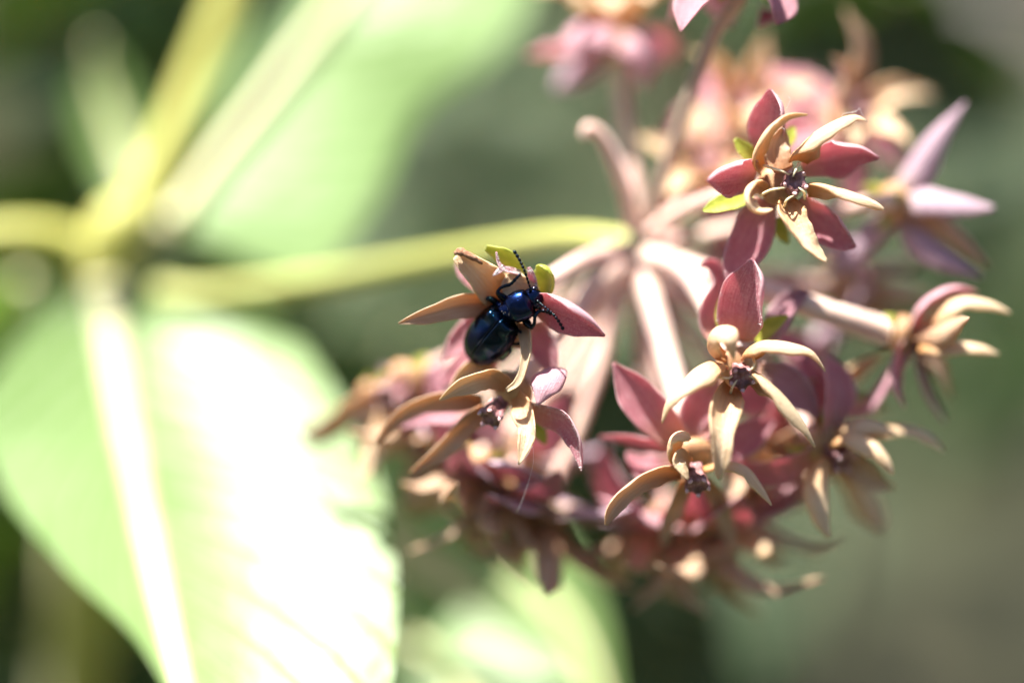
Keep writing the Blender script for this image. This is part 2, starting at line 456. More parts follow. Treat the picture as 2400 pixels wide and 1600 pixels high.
# stones lying on the soil beyond the flowers
M['stone'] = simple('stone_mauve_grey', [(0.3, (0.24, 0.19, 0.205)), (0.7, (0.36, 0.30, 0.32))], 25, 0.8, bumpd=0.004)
def stone(px, py, r, label, seed):
    g = ground_at(px, py); bm = bmesh.new(); bmesh.ops.create_icosphere(bm, subdivisions=4, radius=1)
    rs = np.random.default_rng(seed); dirs = rs.normal(size=(9, 3)); dirs /= np.linalg.norm(dirs, axis=1)[:, None]; cut = rs.uniform(0.62, 0.9, 9)
    V = np.array([v.co[:] for v in bm.verts])
    for d, c in zip(dirs, cut):
        s = V @ d; V -= np.outer(np.maximum(s - c, 0) * 0.85, d)
    V += 0.02 * np.sin(V[:, [1, 2, 0]] * 7 + seed)
    V *= np.array([r, r * 0.8, r * 0.55]); V += np.array([g[0], g[1], r * 0.28])
    F = [tuple(v.index for v in f.verts) for f in bm.faces]; bm.free()
    tag(mesh_obj('stone', V, F, [M['stone']]), label, 'stone')
stone(2330, -30, 0.085, 'large pale mauve grey stone lying in the grass', 3)
stone(2120, -120, 0.06, 'smaller mauve grey stone beside the large stone', 5)

# ------------------------------------------------------------------ leaves
def ruled_leaf(parent, left, mid, right, material, bulge=(0.05, 0.05), nv=40, nu=10, rib=None, wavy=0.012, px=True, name='leaf'):
    f = (lambda q: spline([P(*p) for p in q], nv)) if px else (lambda q: spline(q, nv))
    L, Mi, Rr = f(left), f(mid), f(right)
    g = np.zeros((nv, 2 * nu + 1, 3))
    for i in range(nv):
        t = unit(Mi[min(i + 1, nv - 1)] - Mi[max(i - 1, 0)])
        for side, E, bu in ((-1, L[i], bulge[0]), (1, Rr[i], bulge[1])):
            d = E - Mi[i]; ln = np.linalg.norm(d); n = unit(np.cross(d, t)) * (1 if side > 0 else -1)
            if n[2] > 0: n = -n
            for j in range(nu + 1):
                q = j / nu
                w = wavy * ln * q * q * math.sin(i / nv * 19 + side * 2) + 0.002 * ln * math.sin((i / nv * 16 - q * 3.5) * 6.28) * q * (1 - q) * 4
                g[i, nu + side * j] = Mi[i] + d * q + n * (bu * ln * 4 * q * (1 - q) + w)
    nvv, nuu = nv, 2 * nu + 1
    uu, vv = np.meshgrid(np.linspace(0, 1, nuu), np.linspace(0, 1, nvv))
    F = [(i * nuu + j, i * nuu + j + 1, (i + 1) * nuu + j + 1, (i + 1) * nuu + j) for i in range(nv - 1) for j in range(nuu - 1)]
    lf = mesh_obj(name, W3(g.reshape(-1, 3)), F, [material], parent, None, np.stack([uu.ravel(), vv.ravel()], 1))
    if rib:
        V, Fr = tube_geo(Mi + np.array([0, 0, -rib[0] * 0.35]), np.linspace(rib[0], rib[1], nv), 10)
        mesh_obj('midrib', W3(V), Fr, [rib[2] if len(rib) > 2 else M['midrib']], lf)
    return lf
def free_leaf(parent, base, direction, normal, length, width, material, droop=0.2, rib=True, nv=22, nu=5):
    """an ovate leaf laid out in camera mm from its base"""
    d = unit(direction); n = unit(np.asarray(normal, float) - d * np.dot(normal, d)); s = np.cross(d, n)
    Mi, L, Rr = [], [], []
    for t in np.linspace(0, 1, 9):
        c = np.asarray(base, float) + d * length * t - n * droop * length * t * t
        w = width * (math.sin(math.pi * min(t, 1) ** 0.8) ** 0.75 if 0 < t < 1 else 0.02)
        Mi.append(c); L.append(c - s * w + n * w * 0.3); Rr.append(c + s * w + n * w * 0.3)
    return ruled_leaf(parent, L, Mi, Rr, material, (0.05, 0.05), nv, nu, (length * 0.014, length * 0.004) if rib else None, 0.02, False)

# background plants, well behind the milkweed
def leafy_plant(label, base_px, top, leaves, material, group=None):
    """stem from the ground up to top (camera mm); leaves: (fraction up, direction, normal, length, width)"""
    topw = W3(top); root = np.array([topw[0] + base_px, topw[1] + 0.03, -0.03])
    r = empty('leafy_plant', root); tag(r, label, 'plant', group)
    rc = to_cam(root); sp = spline([rc, rc * 0.5 + np.asarray(top) * 0.5 + np.array([4, 0, 3]), np.asarray(top)], 30)
    V, F = tube_geo(sp, np.linspace(3.0, 0.6, 30), 8); mesh_obj('stem', W3(V), F, [M['leaf_mid']], r)
    for fr, dr, nr, ln, wd in leaves:
        free_leaf(r, sp[int(fr * 29)], dr, nr, ln, wd, material, 0.18)
    return r
def rnd_leaves(n, lo, hi, ln, wd, seed, hang=False):
    rs = np.random.default_rng(seed); out = []
    for i in range(n):
        a = rs.uniform(0, 6.28)
        if hang:
            dr, nr = (1.2 * math.cos(a), rs.uniform(-1.1, 0.1), 0.5 * math.sin(a)), (0.25 * rs.normal(), -0.30, -1.0)
        else:
            dr, nr = (math.cos(a), rs.uniform(0.0, 0.7), math.sin(a)), (0.1 * rs.normal(), 0.9, -0.45)
        out.append((rs.uniform(lo, hi), dr, nr, ln * rs.uniform(0.7, 1.2), wd * rs.uniform(0.8, 1.2)))
    return out
def shade_plant(label, top, spots, ln, wd, seed, lit=(), material='leaf_dark', up=-0.36):
    """a deep green plant whose leaves hang at given spots, each on its own petiole from the stem"""
    rs = np.random.default_rng(seed); topc = P(*top); topw = W3(topc)
    root = np.array([topw[0], topw[1] + 0.03, -0.03]); r = empty('leafy_plant', root); tag(r, label, 'plant')
    rc_ = to_cam(root); sp = spline([rc_, rc_ * 0.5 + topc * 0.5 + np.array([5, 0, 6]), topc], 60)
    V, F = tube_geo(sp, np.linspace(2.6, 0.7, 60), 8); mesh_obj('stem', W3(V), F, [M['leaf_mid']], r)
    for (px, py) in spots:
        for q in range(2):
            c = P(px + rs.normal(0, 25), py + rs.normal(0, 25), top[2] + rs.uniform(-6, 10))
            d = unit((rs.normal(0, 0.8), rs.uniform(-1.0, 0.3), 0.25 * rs.normal())); l = ln * rs.uniform(0.8, 1.25)
            base = c - d * l * 0.5; j = sp[np.argmin(np.linalg.norm(sp - (base - np.array([0, 12, -6])), axis=1))]
            pet = spline([j, j * 0.5 + base * 0.5 + np.array([0, 3, 2]), base], 10)
            V, F = tube_geo(pet, np.linspace(0.7, 0.4, 10), 6); mesh_obj('petiole', W3(V), F, [M['leaf_mid']], r)
            free_leaf(r, base, d, (0.25 * rs.normal(), up, -1.0), l, wd * rs.uniform(0.85, 1.2), M[material], 0.12)
    for (px, py, l, w_) in lit:
        free_leaf(r, P(px, py, top[2] - 4), (0.05, 1, 0.1), (0.1, -0.62, -0.8), l, w_, M['leaf'], 0.05)
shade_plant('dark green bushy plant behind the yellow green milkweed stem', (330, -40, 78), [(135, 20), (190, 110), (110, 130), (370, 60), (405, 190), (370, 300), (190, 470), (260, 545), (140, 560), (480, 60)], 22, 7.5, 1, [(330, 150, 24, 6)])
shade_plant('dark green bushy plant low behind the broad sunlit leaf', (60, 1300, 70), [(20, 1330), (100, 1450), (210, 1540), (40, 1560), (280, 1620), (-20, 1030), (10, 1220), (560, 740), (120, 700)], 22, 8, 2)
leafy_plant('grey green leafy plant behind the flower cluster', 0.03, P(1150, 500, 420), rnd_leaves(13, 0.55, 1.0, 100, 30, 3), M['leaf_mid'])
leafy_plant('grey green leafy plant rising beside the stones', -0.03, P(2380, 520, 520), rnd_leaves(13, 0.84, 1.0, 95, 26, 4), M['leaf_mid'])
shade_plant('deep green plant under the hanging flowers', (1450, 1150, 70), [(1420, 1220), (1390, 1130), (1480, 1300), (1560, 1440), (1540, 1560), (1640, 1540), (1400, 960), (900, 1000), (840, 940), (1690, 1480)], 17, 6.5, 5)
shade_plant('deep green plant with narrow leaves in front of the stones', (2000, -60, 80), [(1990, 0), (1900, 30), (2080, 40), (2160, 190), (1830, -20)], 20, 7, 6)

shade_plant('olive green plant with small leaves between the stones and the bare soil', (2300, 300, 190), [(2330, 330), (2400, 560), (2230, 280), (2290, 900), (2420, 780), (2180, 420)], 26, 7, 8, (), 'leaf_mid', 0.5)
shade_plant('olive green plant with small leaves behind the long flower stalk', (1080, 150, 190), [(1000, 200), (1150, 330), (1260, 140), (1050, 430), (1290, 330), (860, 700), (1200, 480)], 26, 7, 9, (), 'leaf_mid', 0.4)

# low shrubs added further back, canopies above the frame, to shade the ground
def shade_shrub(px, py, rad, label, seed, n=46):
    g = ground_at(px, py); h = 0.50; c = g + SUN * (h / SUN[2]); rs = np.random.default_rng(seed)
    base = np.array([c[0] + 0.05, c[1] + 0.12, -0.03]); r = empty('shade_shrub', base); tag(r, label, 'shade_shrub')
    bc, cc = to_cam(base), to_cam(c)
    for k in range(5):
        tip = cc + rs.normal(0, rad * 400, 3); sp = spline([bc, (bc * 0.5 + tip * 0.5) + rs.normal(0, 15, 3), tip], 16)
        V, F = tube_geo(sp, np.linspace(4, 1.5, 16), 7); mesh_obj('branch', W3(V), F, [M['pedicel_brown']], r)
    for k in range(n):
        a = rs.uniform(0, 6.28); q = rad * math.sqrt(rs.uniform()) * 1000
        p = to_cam(c + np.array([math.cos(a) * q * 0.001, math.sin(a) * q * 0.001, rs.uniform(-0.03, 0.12)]))
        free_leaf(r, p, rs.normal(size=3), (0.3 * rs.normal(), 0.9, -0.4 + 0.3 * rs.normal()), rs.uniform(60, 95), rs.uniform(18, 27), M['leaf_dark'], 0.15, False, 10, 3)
shade_shrub(2380, 1480, 0.19, 'added dark leaved canopy shading the bare brown soil', 41, 70)
shade_shrub(1950, -150, 0.16, 'added dark leaved canopy shading the ground beyond the stones', 43)
shade_shrub(1550, 1550, 0.15, 'added dark leaved canopy shading the ground beyond the lowest hanging flowers', 44)

# unseen foliage wall added behind the camera, blocking sky light to deepen shade
def sky_block_hedge():
    r = empty('sky_block_hedge', (0, -1.35, -0.03)); tag(r, 'added tall dark green foliage wall, out of view, blocking sky light from the milkweed bed', 'sky_block_hedge')
    rs = np.random.default_rng(77)
    for k in range(7):
        x = -1.8 + k * 0.6 + rs.normal(0, 0.06)
        sp = np.array([[x + 0.04 * math.sin(t * 5 + k), -1.35 + 0.05 * math.cos(t * 4 + k), -0.03 + 1.5 * t] for t in np.linspace(0, 1, 14)])
        V, F = tube_geo(sp, np.linspace(0.022, 0.006, 14), 7); mesh_obj('trunk', V, F, [M['pedicel_brown']], r)
    n = 15000; c = np.stack([rs.uniform(-2.3, 2.3, n), -1.35 + rs.normal(0, 0.17, n), rs.uniform(0.02, 1.65, n) ** 1.0], 1)
    c[:, 2] += 0.10 * np.sin(c[:, 0] * 4.0) * (c[:, 2] > 1.2)
    d = rs.normal(size=(n, 3)); d[:, 2] -= 0.3; d /= np.linalg.norm(d, axis=1)[:, None]
    w = np.cross(d, rs.normal(size=(n, 3))); w /= np.linalg.norm(w, axis=1)[:, None]
    L = rs.uniform(0.04, 0.075, n)[:, None]; V = np.stack([c, c + d * L * 0.45 + w * L * 0.27, c + d * L, c + d * L * 0.45 - w * L * 0.27], 1).reshape(-1, 3)
    F = np.arange(4 * n).reshape(-1, 4)
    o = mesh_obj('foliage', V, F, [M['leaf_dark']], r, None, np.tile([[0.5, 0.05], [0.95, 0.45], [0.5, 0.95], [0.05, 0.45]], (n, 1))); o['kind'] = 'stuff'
sky_block_hedge()

# ------------------------------------------------------------------ the milkweed
node = P(250, 650, 38)
ground_pt = W3(node)
root_w = np.array([ground_pt[0] - 0.03, ground_pt[1] + 0.02, -0.03])
plant = empty('milkweed_plant', root_w)
tag(plant, 'milkweed with broad sunlit leaves and a cluster of pink and cream flowers', 'plant')
rc = to_cam(root_w)
stem_pts = [rc, rc * 0.75 + node * 0.25 + np.array([-8, 0, 8]), rc * 0.5 + node * 0.5 + np.array([-10, 0, 10]), rc * 0.25 + node * 0.75 + np.array([-10, 0, 8]), rc * 0.08 + node * 0.92 + np.array([-5, 0, 3]), node, P(315, 510, 39), P(380, 370, 40), P(450, 210, 42), P(540, -20, 44), P(570, -200, 46), P(600, -400, 49), P(620, -600, 52), P(640, -800, 56)]
tube('stem', stem_pts, [4.4, 4.2, 4.0, 3.7, 3.2, 2.9, 2.1, 1.8, 1.7, 1.65, 1.6, 1.5, 1.4, 1.2], M['stem'], plant, 14, 120, False, 0.01)
HUB = P(1492, 580, 17)
tube('peduncle', [(270, 680, 38), (450, 698, 36.5), (720, 660, 33), (1000, 608, 28), (1310, 556, 21), (1492, 584, 17)], [2.2, 1.35, 1.05, 1.0, 1.0, 1.7], M['stalk'], plant, 12, 60)
tube('peduncle', [(235, 620, 38), (150, 565, 37), (40, 550, 36), (-120, 575, 35), (-320, 660, 35)], [2.0, 1.6, 1.5, 1.5, 1.4], M['stem'], plant, 12, 40)
# the broad leaf that comes forward below the node
ruled_leaf(plant,
    [(225, 665, 35.5), (70, 770, 33), (-40, 950, 28), (10, 1150, 23.5), (160, 1340, 19), (330, 1510, 15), (470, 1800, 5), (560, 2060, -8)],
    [(245, 650, 35.5), (260, 760, 35.5), (288, 940, 32.2), (318, 1090, 28.6), (350, 1250, 24.4), (400, 1480, 17.5), (480, 1800, 6), (570, 2080, -8)],
    [(265, 650, 35.5), (600, 715, 37), (755, 880, 31.5), (850, 1040, 26), (905, 1200, 21), (930, 1450, 13), (860, 1800, 3), (580, 2070, -8)],
    M['leaf'], (0.0, 0.06), 60, 14, (1.65, 0.8))
# the leaf going up and away on the other side
ruled_leaf(plant,
    [(395, 500, 40), (420, 360, 44), (500, 200, 48), (610, 60, 51), (740, -80, 54), (900, -330, 59), (1060, -520, 64)],
    [(410, 520, 38), (500, 390, 40.5), (600, 262, 43), (700, 130, 45.5), (800, 0, 48), (940, -220, 54), (1080, -530, 64)],
    [(425, 545, 37.5), (720, 640, 35), (880, 470, 39), (980, 260, 43.5), (1190, 95, 46), (1260, -180, 53), (1100, -520, 64)],
    M['leaf'], (0.03, 0.02), 60, 14, (1.1, 0.6))
# smaller leaf behind the stem
ruled_leaf(plant,
    [(390, 540, 46), (260, 450, 50), (180, 300, 51), (175, 180, 51), (225, 95, 51)],
    [(400, 540, 46), (310, 400, 51), (265, 280, 52), (235, 180, 52), (228, 95, 51)],
    [(415, 535, 46), (370, 360, 50), (335, 240, 51), (285, 150, 51), (232, 92, 51)],
    M['leaf'], (0.05, 0.05), 30, 8, (0.9, 0.4))
# leaves crossing below the hanging flowers
ruled_leaf(plant,
    [(800, 1110, 58), (900, 1235, 54), (1040, 1330, 51), (1170, 1430, 48), (1290, 1540, 45), (1430, 1760, 42)],
    [(795, 1070, 60), (945, 1150, 57), (1090, 1240, 54), (1230, 1360, 51), (1350, 1500, 48), (1440, 1760, 42)],
    [(800, 1020, 60), (1000, 1050, 58), (1160, 1110, 56), (1300, 1260, 52), (1400, 1430, 48), (1450, 1760, 42)],
    M['leaf'], (0.05, 0.05), 40, 10, (0.9, 0.45))
ruled_leaf(plant,
    [(835, 1320, 50), (855, 1500, 45), (910, 1700, 39), (1030, 1860, 33), (1230, 1980, 29), (1460, 2010, 26)],
    [(843, 1300, 50), (915, 1430, 47), (1020, 1560, 43), (1150, 1700, 38), (1300, 1850, 32), (1470, 2000, 26)],
    [(855, 1275, 50), (970, 1350, 48), (1120, 1440, 45), (1280, 1550, 41), (1440, 1720, 35), (1490, 1980, 26)],
    M['leaf'], (0.05, 0.05), 40, 10, (1.0, 0.5))
ruled_leaf(plant,
    [(-60, 640, 46.2), (-120, 700, 49.0), (-160, 800, 51.8), (-120, 900, 51.8), (-40, 960, 50.4)],
    [(60, 660, 46.2), (20, 720, 50.4), (-20, 800, 53.2), (-30, 890, 53.2), (-40, 960, 50.4)],
    [(80, 650, 46.2), (120, 720, 44.8), (90, 810, 47.6), (20, 900, 49.0), (-40, 965, 50.4)],
    M['leaf'], (0.05, 0.05), 24, 6, (0.9, 0.4))

bud_c = P(-330, 664, 35)
for k_ in range(11):
    a_ = k_ * 2.4; d_ = unit((-0.75 + 0.5 * math.cos(a_), 0.75 * math.sin(a_) - 0.1, 0.75 * math.cos(a_ * 1.3)))
    q_ = bud_c + d_ * 9
    V_, F_b = merge([tube_geo(spline([bud_c, bud_c + d_ * 5 + np.array([0, 0.6, 0]), q_], 10), np.full(10, 0.5), 8), ellip(q_ + d_ * 1.6, frame(d_, (0.1, 0.9, 0.2)), np.array([2.2, 1.4, 1.4]), 14, 10)])
    mesh_obj('bud', W3(V_), F_b, [M['pedicel']], plant)
# hub of the umbel
hv, hf = ellip(HUB, frame((0.3, 0.2, -1), (0, 1, 0)), np.array([1.5, 1.9, 1.9]))
mesh_obj('hub', W3(hv), hf, [M['hub']], plant)

PIN = [M['petal_in'], M['petal_out']]
PMV = [M['petal_mauve_in'], M['petal_mauve_out']]
HD, HT, HP = [M['hood']], [M['hood_tan']], [M['hood_pale']]
TOCAM = (0, 0, -1)

def new_flower(center, label):
    f = empty('flower', W3(center), plant)
    if label: f['label'] = label
    return f
def column(f, c, ax, r=1.05, h=1.5, spin=0.0, dark=False):
    A = frame(ax, (0.3, 0.9, 0.1)); V, F = [], []
    nr, na = 9, 40
    prof = [(-0.9, 0.75), (-0.3, 0.8), (0.25, 0.85), (0.55, 1.0), (0.8, 1.02), (0.95, 0.85), (0.97, 0.6), (0.80, 0.38), (0.72, 0.0)]
    for z, rr in prof:
        for j in range(na):
            a = 2 * math.pi * j / na + spin
            k = 1 + 0.16 * math.cos(5 * (a - spin)) * (1 if rr > 0.3 else 0.3)
            V.append(c + A[0] * z * h + (A[1] * math.cos(a) + A[2] * math.sin(a)) * r * rr * k)
    for i in range(nr - 1):
        for j in range(na):
            q = (j + 1) % na
            F.append((i * na + j, i * na + q, (i + 1) * na + q, (i + 1) * na + j))
    mesh_obj('column', W3(np.array(V)), F, [M['column']], f)
    for j in range(5):
        a = 2 * math.pi * j / 5 + spin
        rad = A[1] * math.cos(a) + A[2] * math.sin(a)
        v, q = ellip(c + A[0] * h * 0.85 + rad * r * 0.92, frame(A[0] + 0.4 * rad, rad), np.array([0.40, 0.17, 0.24]) * r, 10, 8)
        mesh_obj('anther', W3(v), q, [M['anther']], f)
def cup(f, c, ax, r=1.25):
    A = frame(ax, (0.3, 0.9, 0.1)); v, q = ellip(c - A[0] * 0.7, A, np.array([1.1, r, r]), 18, 10)
    mesh_obj('receptacle', W3(v), q, [M['cup']], f)
def horn(f, pts, r=0.11, px=True):
    tube('horn', pts, [r * 1.3, r, r * 0.8, r * 0.4], M['horn'], f, 7, 14, px)
def pedicel(f, pts, r0=0.75, r1=0.85, material=None):
    tube('pedicel', pts, [r0 * 1.1, r0, r0, r1, r1 * 1.25], material or M['pedicel'], f, 12, 36, True, 0.012)
def fuzz(f, petals, n, length=0.28, outer=True, seed=0):
    """short white hairs on the outer faces of a petal"""
    rs = np.random.default_rng(seed); V, F = [], []
    for o in petals:
        me = o.data; off = np.array(o['_w'])
        polys = [p for p in me.polygons if p.material_index == 1]
        if not polys: continue
        ar = np.array([p.area for p in polys]); pk = rs.choice(len(polys), n, p=ar / ar.sum())
        for i in pk:
            p = polys[i]; vs = [np.array(me.vertices[k].co) for k in p.vertices]; w = rs.dirichlet(np.ones(len(vs)))
            c = sum(a * b_ for a, b_ in zip(w, vs)) + off; nn = np.array(p.normal)
            d = unit(nn + rs.normal(0, 0.45, 3)); l = length * 0.001 * rs.uniform(0.5, 1.2); s = unit(np.cross(d, rs.normal(size=3))) * 0.000016
            k = len(V); V += [c - s, c + s, c + d * l + unit(rs.normal(size=3)) * l * 0.2]; F.append((k, k + 1, k + 2))
    o = mesh_obj('fuzz', V, F, [M['silk']], f); o['kind'] = 'stuff'
    return o

# ---- flower 1: the open star-shaped flower, upper right
c1 = P(1856, 430, 0.8)
f1 = new_flower(c1, 'open star shaped flower with five spreading cream hoods and a sharp purple centre')
ax1 = (0.15, 0.05, -1)
pt = []
pt.append(blade('petal', [(1800, 372, 3.6), (1796, 330, 3.2), (1799, 285, 2.6), (1806, 240, 1.8), (1804, 209, 1.2)], [20, 38, 44, 32, 5], (-0.15, -0.1, -1), PIN, f1, [0.5, 0.8, 1.1, 1.45, 1.4], skew=-0.45))
pt.append(blade('petal', [(1772, 402, 2.4), (1740, 402, 1.6), (1700, 404, 0.6), (1672, 412, -1.2), (1656, 424, -2.6)], [20, 44, 46, 30, 3], [(0.2, -0.5, -0.9), (0.3, -0.5, -0.8), (0.8, -0.4, -0.4)], PIN, f1, [0.7, 1.1, 1.4, 1.5, 1.4]))
pt.append(blade('petal', [(1880, 395, 2.6), (1925, 375, 3.4), (1965, 368, 3.4), (2015, 362, 2.6), (2061, 372, 1.8)], [22, 44, 50, 30, 3], (-0.1, -0.35, -1), PIN, f1, [0.5, 0.8, 1.05, 1.2, 1.2], skew=0.55))
pt.append(blade('petal', [(1872, 468, 2.6), (1905, 505, 3.2), (1940, 540, 3.0), (1975, 566, 2.6), (2006, 579, 2.4)], [20, 36, 40, 26, 3], (-0.25, 0.15, -1), PIN, f1, [0.6, 0.9, 1.25, 1.5, 1.2], skew=0.5))
pt.append(blade('petal', [(1795, 470, 3.0), (1775, 520, 3.4), (1752, 570, 3.4), (1725, 620, 3.0), (1706, 660, 2.6)], [26, 48, 50, 34, 8], (0.05, 0.05, -1), PIN, f1, [0.35, 0.4, 0.5, 0.6, 0.6]))
blade('hood', [(1786, 398, 1.8), (1772, 366, 0.4), (1794, 318, -0.8), (1822, 290, -1.2), (1852, 273, -1.2), (1893, 269, -0.8)], [12, 17, 16, 13, 8, 2], (0.75, -0.4, -0.5), HD, f1, [1.0, 1.2, 1.2, 1.0, 0.8, 0.5], 0.34)
blade('hood', [(1835, 400, 1.2), (1824, 370, 1.4), (1822, 340, 1.6), (1830, 316, 1.6), (1838, 296, 1.4)], [22, 30, 26, 16, 3], (0.1, -0.3, -1), HT, f1, [0.8, 1.0, 1.0, 0.9, 0.7], 0.34)
blade('hood', [(1868, 378, 1.0), (1885, 345, 0.2), (1922, 312, -0.6), (1965, 288, -1.0), (2003, 276, -1.0), (2032, 285, -1.2)], [24, 36, 31, 21, 12, 2], [(-0.1, -0.95, 0.1), (-0.1, -0.9, 0.4), (0, -0.9, 0.4)], HD, f1, [0.9, 1.1, 1.2, 1.0, 0.8, 0.5], 0.36)
blade('hood', [(1888, 445, 1.0), (1920, 440, 0.0), (1965, 450, -0.6), (2015, 466, -0.8), (2050, 480, -0.6), (2072, 491, -0.4)], [16, 25, 25, 19, 13, 5], [(0, -0.5, -0.9), (0, -0.9, -0.3), (0, -0.8, 0.6), (0, -0.8, 0.6)], HD, f1, [0.9, 1.0, 0.9, 0.7, 0.6, 0.4], 0.4)
blade('hood', [(1842, 470, 1.0), (1852, 500, -0.2), (1870, 535, -0.8), (1893, 568, -1.2), (1918, 595, -1.2), (1939, 612, -1.0)], [18, 32, 32, 26, 19, 5], [(0.25, -0.2, -1), (0.4, 0.2, -0.9), (0.5, 0.6, -0.7), (0.4, 0.7, -0.6)], HD, f1, [0.9, 1.1, 1.0, 0.6, 0.5, 0.4], 0.4)
blade('hood', [(1798, 452, 1.2), (1775, 435, 0.2), (1755, 446, -1.2), (1756, 476, -1.8), (1780, 494, -1.8), (1811, 490, -1.6)], [10, 15, 17, 18, 15, 3], [(0.9, -0.4, -0.3), (0.9, -0.5, -0.3), (0.6, 0.5, -0.4), (0.2, 0.8, -0.3)], HD, f1, [1.0, 1.2, 1.2, 1.1, 0.8, 0.5], 0.42)
blade('sepal', [(1768, 380, 3.2), (1745, 352, 2.8), (1722, 326, 2.6)], [10, 19, 5], (0.2, 0.1, -1), [M['sepal']], f1, 0.5)
blade('sepal', [(1762, 458, 3.4), (1715, 472, 2.6), (1678, 484, 2.0), (1648, 494, 1.6)], [14, 24, 20, 4], (0.1, 0.5, -0.9), [M['sepal']], f1, 0.5)
blade('sepal', [(1840, 345, 4.2), (1852, 318, 4.2), (1862, 298, 4.4)], [10, 15, 3], (0, 0, -1), [M['sepal']], f1, 0.4)
blade('sepal', [(1822, 510, 4.4), (1832, 545, 4.4), (1848, 572, 4.4)], [12, 17, 3], (0, 0, -1), [M['sepal']], f1, 0.4)
column(f1, P(1858, 430, 0.6), ax1, 1.0, 1.1, 0.4)
cup(f1, P(1832, 430, 2.2), ax1, 1.9)
horn(f1, [(1790, 388, 0.6), (1815, 396, -0.6), (1835, 402, -0.8), (1850, 410, -0.6)])
horn(f1, [(1782, 458, -0.2), (1805, 446, -0.8), (1825, 442, -0.9), (1842, 440, -0.6)])
horn(f1, [(1838, 484, 0.0), (1842, 472, -0.8), (1850, 464, -0.8), (1862, 458, -0.5)])
horn(f1, [(1886, 466, 0.2), (1886, 455, -0.6), (1880, 446, -0.8), (1872, 440, -0.6)])
horn(f1, [(1872, 384, 0.2), (1866, 396, -0.6), (1862, 406, -0.7), (1858, 414, -0.6)])
pedicel(f1, [(1520, 555, 16), (1590, 500, 14), (1680, 462, 10), (1770, 440, 6), (1830, 432, 3.4)])
fuzz(f1, pt, 900, seed=1)

# ---- flower 2: lower centre-right, one broad petal standing up
c2 = P(1734, 877, 0.6)
f2 = new_flower(c2, 'flower with one broad dark pink petal standing up behind drooping cream hoods')
pt = []
pt.append(blade('petal', [(1738, 800, 2.6), (1735, 748, 1.8), (1742, 700, 1.0), (1757, 650, 0.2), (1763, 609, -0.2)], [26, 54, 56, 42, 6], (-0.2, -0.1, -1), PIN, f2, [0.5, 0.8, 1.1, 1.45, 1.4], skew=-0.45))
pt.append(blade('petal', [(1690, 800, 4.0), (1664, 760, 4.6), (1662, 712, 5.0), (1682, 660, 5.2), (1664, 618, 5.0), (1640, 622, 4.4)], [22, 40, 38, 24, 15, 4], (0.5, -0.3, -0.8), PIN, f2, [0.5, 0.8, 1.0, 1.2, 1.2, 1.0]))
pt.append(blade('petal', [(1785, 810, 4.0), (1818, 765, 5.2), (1850, 715, 6.2), (1878, 688, 6.6), (1900, 680, 6.8)], [22, 34, 26, 16, 3], (-0.5, -0.3, -0.8), PMV, f2, [0.6, 0.9, 1.0, 1.0, 0.8]))
pt.append(blade('petal', [(1780, 870, 3.6), (1830, 890, 4.6), (1880, 930, 5.2), (1920, 975, 5.6)], [24, 40, 34, 4], (-0.2, 0.3, -1), PMV, f2, 0.6))
pt.append(blade('petal', [(1690, 890, 4.0), (1650, 930, 5.0), (1625, 985, 5.4), (1612, 1035, 5.6)], [24, 42, 36, 4], (0.2, 0.3, -1), PIN, f2, 0.6))
blade('hood', [(1700, 838, 1.8), (1672, 822, 0.4), (1672, 792, -1.4), (1695, 778, -2.6), (1712, 800, -3.4), (1720, 842, -2.8)], [12, 23, 28, 28, 19, 2], [(0.7, 0.2, -0.2), (0.9, 0.0, 0.2), (0.3, -0.8, 0.4), (0, -0.5, 0.8)], HD, f2, [0.9, 1.1, 1.1, 1.0, 0.8, 0.6], 0.45)
blade('hood', [(1752, 838, 1.0), (1772, 812, -0.6), (1805, 806, -1.2), (1850, 812, -1.4), (1900, 828, -1.2), (1934, 870, -0.8)], [16, 27, 27, 22, 13, 2], [(0, -0.9, 0.3), (0, -0.9, 0.35), (-0.3, -0.8, 0.4)], HD, f2, [1.0, 1.2, 1.1, 0.8, 0.6, 0.4], 0.42)
blade('hood', [(1690, 862, 1.0), (1660, 858, -0.8), (1625, 882, -1.6), (1592, 918, -1.8), (1566, 950, -1.6), (1552, 992, -1.2)], [20, 36, 34, 25, 14, 2], [(0.4, -0.9, 0.4), (0.5, -0.8, 0.4), (0.8, -0.4, 0.3)], HD, f2, [0.9, 1.1, 1.1, 0.9, 0.7, 0.4], 0.42)
blade('hood', [(1712, 905, 1.0), (1702, 940, -1.0), (1696, 985, -2.0), (1692, 1035, -2.6), (1689, 1080, -2.6), (1685, 1122, -2.2)], [20, 32, 32, 25, 19, 3], (0.1, 0.1, -1), HD, f2, [0.9, 1.1, 1.1, 0.8, 0.6, 0.4], 0.42)
blade('hood', [(1760, 880, 1.0), (1790, 895, -0.6), (1825, 925, -1.4), (1858, 965, -1.6), (1886, 1006, -1.4), (1909, 1047, -1.0)], [18, 30, 29, 24, 18, 4], [(-0.35, -0.5, -0.9), (-0.6, -0.6, 0.3), (-0.7, -0.5, 0.4)], HP, f2, [0.9, 1.1, 1.1, 0.9, 0.7, 0.4], 0.42)
blade('sepal', [(1770, 800, 3.6), (1805, 765, 3.4), (1846, 740, 3.0)], [12, 20, 4], (-0.1, 0.2, -1), [M['sepal']], f2, 0.5)
blade('sepal', [(1698, 780, 3.8), (1692, 730, 4.2), (1702, 680, 4.4)], [12, 15, 3], (0.1, 0.1, -1), [M['sepal']], f2, 0.5)
column(f2, P(1736, 878, 0.2), (0.05, -0.35, -1), 1.0, 1.2, 0.2)
cup(f2, P(1728, 862, 2.2), (0, -0.2, -1), 1.8)
